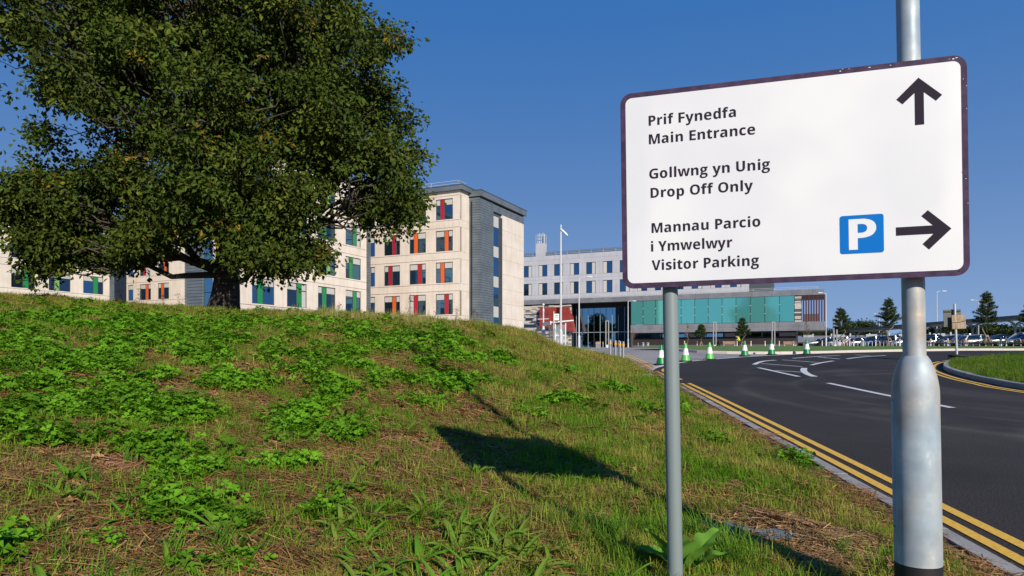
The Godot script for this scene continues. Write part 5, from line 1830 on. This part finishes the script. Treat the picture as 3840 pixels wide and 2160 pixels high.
	for k in 420:
		var x := g.randf_range(36.0, 59.0)
		var d := 56.0 + (x - 36.0) * 0.18 + g.randf_range(0.3, 5.5)
		sw.append(Transform3D(Basis(Vector3.UP, g.randf() * TAU).scaled(Vector3(1, 0.55, 1) * g.randf_range(0.3, 0.55)), Vector3(x, base_y(d) + 0.55, -d)))
		stt.append(Color(0.05, 0.075, 0.02).lerp(Color(0.12, 0.06, 0.025), g.randf()))
	tag(scatter(self, "ground_cover", leaf_spray(210, 30, 0.9, 0.2, -0.3), M.leaf, sw, stt), "low dark ground cover in the bed before the parked cars", "ground cover", "", "stuff")
	# ribwort plantain rosettes, each its own plant
	var ros := [rosette(61, 12, 0.22, 0.016), rosette(62, 10, 0.25, 0.017), rosette(63, 14, 0.19, 0.014), rosette(64, 9, 0.27, 0.018)]
	var greens := []
	for k in 5:
		var m := leafy(0.115 + 0.020 * k, 0.275 - 0.003 * k, 0.020 + 0.005 * k, 0.45)
		m.roughness = 0.6
		m.metallic_specular = 0.12
		greens.append(m)
	var spots := []
	for k in 175:
		var px := g.randf_range(-0.72, 0.22)
		var d := 2.2 + 5.2 * pow(g.randf(), 1.6)
		if k < 88:
			px = g.randf_range(-0.26, 0.06)
			d = g.randf_range(2.3, 4.4)
		spots.append([px * d, d])
	for s in spots:
		if s[0] > 0.55:
			continue
		var q := part(self, "plantain_plant", ros[g.randi() % 4], greens[g.randi() % 5], lie(s[0], s[1], g.randf() * TAU, g.randf_range(0.6, 1.15), 0.4))
		tag(q, "rosette of long narrow ribbed leaves growing on the mown bank", "plant", "plantain rosettes on the bank")
	# clumps of longer grass
	var clump := [tuft(71, 22, 0.22, 0.05, 0.0032, 0.9), tuft(72, 18, 0.26, 0.04, 0.0034, 0.8)]
	var cw := []
	var ct := []
	for k in 130:
		var d := 2.3 + 7.0 * g.randf() * g.randf()
		var x := g.randf_range(-0.72 * d, minf(0.5 * d, kerb_x(d) - 0.5))
		cw.append(lie(x, d, g.randf() * TAU, g.randf_range(0.5, 1.0), 0.2))
		ct.append(Color(0.11, 0.24, 0.025) * g.randf_range(0.7, 1.2))
	for k in 90:
		var a := g.randf() * TAU
		var rr := g.randf_range(0.30, 0.55)
		cw.append(lie(0.92 + cos(a) * rr, 3.86 + sin(a) * rr * 0.7 + 0.12, g.randf() * TAU, g.randf_range(0.5, 0.95), 0.2))
		ct.append(Color(0.13, 0.27, 0.025) * g.randf_range(0.8, 1.2))
	tag(scatter(self, "grass_clump", clump[0], M.blade, cw, ct), "longer grass standing in clumps on the bank", "grass", "", "stuff")
	# the dock at the foot of the sign's post
	var dk := thing("dock_plant", "big leaved dock plant behind the foot of the sign's grey post", "plant", Vector3(0.93, bank_y(0.93, 3.70) + 0.015, -3.70))
	var dm := leafy(0.16, 0.34, 0.045, 0.5)
	for k in 8:
		var mb := MB.new()
		mb.has_col = true
		var a: float = [2.5, 3.3, 1.9, 0.25, -0.35, 0.9, 4.1, 5.2][k]
		leaf_blade(mb, Vector3.ZERO, a, [0.34, 0.30, 0.32, 0.36, 0.30, 0.28, 0.24, 0.22][k], [0.080, 0.068, 0.075, 0.082, 0.065, 0.06, 0.055, 0.055][k], [1.15, 0.8, 1.25, 0.65, 1.1, 1.2, 0.8, 0.8][k], [0.35, 0.4, 0.45, 0.30, 0.4, 0.45, 0.5, 0.5][k], g, 0.14, 22)
		part(dk, "leaf", mb.done(), dm)
	var d2 := thing("dock_plant", "single broad pale leaf standing in the grass left of the sign's post", "plant", Vector3(0.52, bank_y(0.52, 4.05), -4.05))
	var lb := MB.new()
	lb.has_col = true
	leaf_blade(lb, Vector3.ZERO, 1.9, 0.14, 0.05, 0.9, 0.3, g, 0.08)
	part(d2, "leaf", lb.done(), dm)
	# weeds in a clump where the bank ends at the paving
	var ww := []
	var wt := []
	for k in 260:
		var d := g.randf_range(27.0, 30.5)
		var x := g.randf_range(2.6, kerb_x(d) - 0.45)
		ww.append(lie(x, d, g.randf() * TAU, g.randf_range(1.2, 2.6), 0.2))
		wt.append(Color(0.11, 0.24, 0.02) * g.randf_range(0.7, 1.3))
	tag(scatter(self, "weeds", rosette(65, 8, 0.14, 0.03), M.blade, ww, wt), "leafy weeds where the bank meets the paving", "weeds", "", "stuff")
	var bw := []
	var bt := []
	for k in 1500:
		var d := 2.1 + 16.0 * pow(g.randf(), 1.5)
		var x := g.randf_range(-0.78 * d, minf(0.45 * d, kerb_x(d) - 0.5))
		if Vector2((x - 1.75) / 0.60, (d - 4.35) / 0.52).length() < 1.0:
			continue
		bw.append(lie(x, d, g.randf() * TAU, g.randf_range(0.5, 1.3) * (1.0 if d < 8.0 else 1.4), 0.3))
		bt.append(Color(0.11, 0.25, 0.02).lerp(Color(0.20, 0.27, 0.05), g.randf()) * g.randf_range(0.65, 1.25))
	tag(scatter(self, "small_weeds", rosette(66, 9, 0.085, 0.013), M.blade, bw, bt), "small leafy weeds dotted through the mown bank", "weeds", "", "stuff")
	# tall weeds on the skyline, one by one
	var order := [-15.4, -14.6, -13.7, -12.9, -10.8, -8.4, -6.9, -5.6, -4.05, -2.95, -2.2, -1.4, 0.9, 1.75]
	for s in [[-4.05, 26.6, 0.95], [-2.95, 26.8, 0.75], [-2.2, 26.5, 0.6], [-1.4, 26.8, 0.6], [-10.8, 26.0, 0.9], [-12.9, 26.4, 0.7], [-14.6, 26.5, 0.75], [-13.7, 26.6, 0.6], [-8.4, 26.6, 0.5], [-6.9, 26.7, 0.5], [0.9, 26.4, 0.35], [-5.6, 26.9, 0.4], [-15.4, 26.7, 0.7], [1.75, 28.5, 0.8]]:
		var w := thing("tall_weed", "thin dry weed stalk on the bank's skyline, %s from the left" % nth(order.find(s[0])), "weed", Vector3(s[0], bank_y(s[0], s[1]), -s[1]), 0.0, "weed stalks along the crest")
		var mb := MB.new()
		var top := Vector3(g.randfn() * 0.08, s[2], g.randfn() * 0.05)
		mb.tube([Vector3.ZERO, top * 0.5 + Vector3(0.02, 0, 0), top], [0.008, 0.006, 0.003], 5)
		for k in 7:
			var t := g.randf_range(0.35, 0.95)
			var a := g.randf() * TAU
			mb.tube([top * t, top * t + Vector3(cos(a), 0.9, sin(a)) * 0.12 * s[2]], [0.004, 0.002], 4)
		part(w, "stem", mb.done(), M.bark_pale)
		var where := []
		var tint := []
		for k in 16:
			where.append(Transform3D(Basis(Vector3.UP, g.randf() * 6.0).scaled(Vector3.ONE * 0.35), top * g.randf_range(0.25, 1.0) + Vector3(g.randfn(), 0.3, g.randfn()) * 0.05))
			tint.append(Color(0.13, 0.13, 0.04) if g.randf() < 0.5 else Color(0.10, 0.045, 0.025))
		tag(scatter(w, "foliage", leaf_spray(211, 6, 0.3, 0.12, 0.0), M.leaf, where, tint), "", "", "", "stuff")
	# fallen leaves on the bank
	var fw := []
	var ft := []
	for k in 170:
		var d := g.randf_range(3.0, 26.0)
		var x := g.randf_range(-0.7 * d, minf(0.2 * d, kerb_x(d) - 0.4))
		fw.append(lie(x, d, g.randf() * TAU, g.randf_range(0.5, 1.0), 1.0).translated(Vector3(0, 0.03, 0)))
		ft.append(Color(0.50, 0.30, 0.13) * g.randf_range(0.6, 1.1))
	var fl := MB.new()
	fl.has_col = true
	leaf_blade(fl, Vector3(-0.05, 0.0, 0), 0.0, 0.11, 0.035, 0.25, 0.2, g, 0.2)
	tag(scatter(self, "fallen_leaves", fl.done(), M.straw, fw, ft), "dry brown leaves fallen on the bank", "fallen leaves", "", "stuff")
	# plastic mesh covers half buried in the hay
	for s in [[1.42, 4.50, 0.5, "left"], [1.71, 4.36, 0.2, "right"]]:
		var c := thing("mesh_cover", "%s of two grey mesh covers half buried in hay by the lamp column" % s[3], "cover", Vector3(s[0], bank_y(s[0], s[1]) + 0.026, -s[1]), s[2])
		var w := 0.13
		for k in 9:
			bx(c, "rib", Vector3(-w, 0, -0.10 + k * 0.024), Vector3(w, 0.012, -0.090 + k * 0.024), M.zinc)
		for k in 9:
			bx(c, "rib", Vector3(-w + k * 0.031, 0.001, -0.105), Vector3(-w + 0.009 + k * 0.031, 0.0105, 0.108), M.zinc)
		bx(c, "base_plate", Vector3(-w - 0.01, -0.03, -0.11), Vector3(w + 0.01, -0.002, 0.112), M.zinc_dark)
	var ch := thing("chamber_cover", "dark iron cover lying flush in the verge grass", "cover", Vector3(3.3, bank_y(3.3, 18.8) + 0.02, -18.8))
	bx(ch, "lid", Vector3(-0.45, -0.05, -0.3), Vector3(0.45, 0.02, 0.3), M.zinc_dark)
	bx(ch, "rim", Vector3(-0.5, -0.06, -0.35), Vector3(0.5, 0.005, 0.35), M.stone_mid)

# ---------------------------------------------------------------- the direction sign and its lamp column
func round_rect(w: float, h: float, r: float, x := 0.0, y := 0.0) -> PackedVector2Array:
	var p := PackedVector2Array()
	for k in 4:
		var c := Vector2(x + (w - r if k == 0 or k == 3 else r), y + (h - r if k < 2 else r))
		for j in 7:
			p.append(c + Vector2(r, 0).rotated(PI / 2 * (k + j / 6.0)))
	return p

func build_sign() -> void:
	var o := thing("direction_sign", "white bilingual hospital direction sign with dark plum border on a grey post", "sign", Vector3(0.559, 1.5 + 0.337, -3.427), deg_to_rad(-15.81))
	o.rotation.z = deg_to_rad(0.75)
	var face := over(mat(0.74, 0.75, 0.765, 0.35, 0.0, 0.5), noise_tex(61, 0.006, [[0.2, Color(0.94, 0.95, 0.96)], [0.8, Color(1, 1, 1)]], 256, 3), Vector3(0.8, 0.8, 0.8))
	var plum := over(mat(0.075, 0.048, 0.095, 0.55, 0.0, 0.2), noise_tex(62, 0.04, [[0.3, Color(0.8, 0.8, 0.8)], [0.8, Color(1, 1, 1)]], 256, 4), Vector3(1.5, 1.5, 1.5))
	var ink := mat(0.026, 0.021, 0.034, 0.6, 0.0, 0.15)
	var blue := mat(0.0, 0.145, 0.50, 0.5, 0.0, 0.2)
	var back := MB.new()
	back.prism(round_rect(1.531, 0.983, 0.055), -0.004, 0.0)
	part(o, "border", back.done(), plum)
	var panel := MB.new()
	panel.prism(round_rect(1.531 - 0.052, 0.983 - 0.052, 0.032, 0.026, 0.026), 0.0005, 0.0025)
	part(o, "face", panel.done(), face)
	for y in [0.2, 0.78]:
		bx(o, "channel", Vector3(0.03, y - 0.025, -0.03), Vector3(1.50, y + 0.025, -0.0045), M.galv)
	var font := SystemFont.new()
	font.font_names = PackedStringArray(["Droid Sans"])
	font.font_weight = 700
	var cap := text_mesh("H", font).get_aabb().size.y
	for s in [["Prif Fynedfa", 0.140, 0.8085, 0.5543], ["Main Entrance", 0.140, 0.7155, 0.6406], ["Gollwng yn Unig", 0.140, 0.5425, 0.7053], ["Drop Off Only", 0.145, 0.4475, 0.6276], ["Mannau Parcio", 0.1475, 0.2723, 0.6582], ["i Ymwelwyr", 0.1433, 0.1797, 0.5294], ["Visitor Parking", 0.1458, 0.0862, 0.6498]]:
		lettering(o, s[0], font, s[1], s[2], s[3], 0.0490, cap, ink, 0.0026)
	var sq := MB.new()
	sq.prism(round_rect(0.184, 0.177, 0.012, 1.0045, 0.1205), 0.0026, 0.0036)
	part(o, "blue_square", sq.done(), blue)
	lettering(o, "P", font, 1.0421, 0.1383, 1.1567, 0.1411, cap, face, 0.0037)
	for poly in [[Vector2(1.338, 0.9008), Vector2(1.247, 0.8114), Vector2(1.2725, 0.7873), Vector2(1.3215, 0.8330), Vector2(1.3215, 0.6874), Vector2(1.3585, 0.6874), Vector2(1.3585, 0.8330), Vector2(1.4067, 0.7882), Vector2(1.4315, 0.8123)], [Vector2(1.4601, 0.2117), Vector2(1.3677, 0.3001), Vector2(1.3413, 0.2749), Vector2(1.3866, 0.2306), Vector2(1.238, 0.2306), Vector2(1.238, 0.1924), Vector2(1.3886, 0.1924), Vector2(1.3447, 0.1487), Vector2(1.3704, 0.1225)]]:
		var am := MB.new()
		am.prism(PackedVector2Array(poly), 0.0026, 0.0034)
		part(o, "arrow", am.done(), ink)
	for p in [Vector2(0.022, 0.47), Vector2(1.506, 0.46), Vector2(0.04, 0.962), Vector2(1.49, 0.022)]:
		var bo := MB.new()
		bo.lathe([[0.0025, 0.0], [0.002, 0.002]], 8)
		part(o, "rivet", bo.done(), M.black, Transform3D(Basis(Vector3(1, 0, 0), PI / 2), Vector3(p.x, p.y, 0.0026)))
	for k in 14:
		var q := Vector2(rng.randf_range(1.0, 1.5), rng.randf_range(0.966, 0.981)) if k < 9 else Vector2(rng.randf_range(1.512, 1.528), rng.randf_range(0.1, 0.9))
		bx(o, "paint_chip", Vector3(q.x, q.y, 0.0001), Vector3(q.x + rng.randf_range(0.002, 0.008), q.y + rng.randf_range(0.0015, 0.004), 0.0006), M.galv_light)
	# its own grey post, left of the middle (the right end is strapped to the lamp column)
	var post := MB.new()
	var u := 0.226
	post.tube([Vector3(u + 0.012, -1.75, -0.075), Vector3(u, 0.93, -0.075)], 0.038, 24)
	part(o, "post", post.done(), mat(0.20, 0.245, 0.25, 0.42))
	for y in [0.2, 0.78]:
		var cl := MB.new()
		cl.lathe([[0.040, -0.015], [0.040, 0.015]], 20, Vector3(u + 0.004, y, -0.075))
		part(o, "clamp", cl.done(), M.galv)

	# lamp column: wide base compartment, shoulder, slim shaft
	var gx := 1.905
	var gd := 3.17
	var gy := bank_y(gx, gd) - 0.05
	var lc := thing("lamp_column", "thick galvanised lamp column with swollen base standing behind the sign's right end", "lamp post", Vector3(gx, gy, -gd))
	lc.rotation.z = deg_to_rad(1.1)
	var galv := StandardMaterial3D.new()
	var spangle := noise_tex(71, 0.020, [[0.20, L(0.33, 0.385, 0.42)], [0.40, L(0.355, 0.41, 0.445)], [0.42, L(0.375, 0.43, 0.462)], [0.62, L(0.385, 0.44, 0.47)], [0.64, L(0.42, 0.47, 0.495)], [0.85, L(0.43, 0.48, 0.50)], [0.87, L(0.52, 0.56, 0.575)]], 512, 3, FastNoiseLite.TYPE_SIMPLEX)
	galv.roughness = 0.62
	galv.metallic = 0.15
	tri_tex(galv, spangle, Vector3(0.8, 0.55, 0.8))
	over(galv, noise_tex(72, 0.012, [[0.0, Color(1.0, 0.80, 0.64)], [0.22, Color(1, 0.93, 0.87)], [0.34, Color(1, 0.985, 0.97)], [0.5, Color(1, 1, 1)], [0.8, Color(0.93, 0.97, 1.0)]], 256, 4), Vector3(1.4, 0.5, 1.4))
	galv.roughness_texture = noise_tex(73, 0.03, [[0.2, Color(0.75, 0.75, 0.75)], [0.8, Color(1, 1, 1)]], 256, 4)
	relief(galv, M.fine, 0.05)
	var h0 := 1.245
	var bm := MB.new()
	var prof := [[0.099, 0.36], [0.099, h0 - 0.101]]
	for k in 9:
		var t := k / 8.0
		prof.append([0.052 + 0.047 * pow(cos(t * PI / 2.0), 0.75), h0 - 0.10 + 0.18 * t])
	bm.lathe(prof, 40)
	part(lc, "base", bm.done(), galv)
	var rm := MB.new()
	rm.lathe([[0.0995, -0.1], [0.0995, 0.357]], 40)
	part(lc, "root_band", rm.done(), M.black)
	var sm := MB.new()
	sm.lathe([[0.053, h0 + 0.072], [0.0485, h0 + 0.08], [0.048, 4.4], [0.040, 7.9]], 32)
	part(lc, "shaft", sm.done(), galv)
	var dm := MB.new()
	dm.prism(round_rect(0.08, 0.60, 0.02, -0.04, 0.52), 0.088, 0.1)
	part(lc, "door", dm.done(), galv, Transform3D(Basis(Vector3.UP, deg_to_rad(-118)), Vector3.ZERO))
	var arm := MB.new()
	arm.tube([Vector3(0, 7.85, 0), Vector3(0.15, 8.0, 0), Vector3(0.7, 8.05, 0)], [0.044, 0.03, 0.03], 12)
	part(lc, "arm", arm.done(), galv)
	var hd := MB.new()
	hd.prism(PackedVector2Array([Vector2(0.65, 7.98), Vector2(1.25, 8.0), Vector2(1.3, 8.05), Vector2(1.1, 8.12), Vector2(0.65, 8.12)]), -0.16, 0.16)
	part(lc, "lamp_head", hd.done(), M.galv)
	for y in [1.5 + 0.337 + 0.2 - gy, 1.5 + 0.337 + 0.78 - gy]:
		var cl := MB.new()
		cl.lathe([[0.050, y - 0.012], [0.050, y + 0.012]], 28)
		part(lc, "strap", cl.done(), M.galv)

func text_mesh(s: String, font: Font) -> TextMesh:
	var t := TextMesh.new()
	t.text = s
	t.font = font
	t.font_size = 64
	t.pixel_size = 0.001
	t.depth = 0.01
	t.curve_step = 0.5
	return t

func lettering(o: Node3D, s: String, font: Font, x0: float, y0: float, x1: float, cap_h: float, cap: float, m: Material, z: float) -> void:
	var t := text_mesh(s, font)
	var bb := t.get_aabb()
	var sx := (x1 - x0) / bb.size.x
	var sy := cap_h / cap
	# the descender of g, p or y is what hangs below the baseline
	var below := 0.0
	for c in s:
		if c in "gpy":
			below = text_mesh("p", font).get_aabb().size.y - text_mesh("o", font).get_aabb().size.y
	var node := part(o, "lettering", t, m, Transform3D(Basis.from_scale(Vector3(sx, sy, 0.1)), Vector3(x0 - bb.position.x * sx, y0 - (bb.position.y + below) * sy, z + 0.0005)))
	node.name = "lettering"
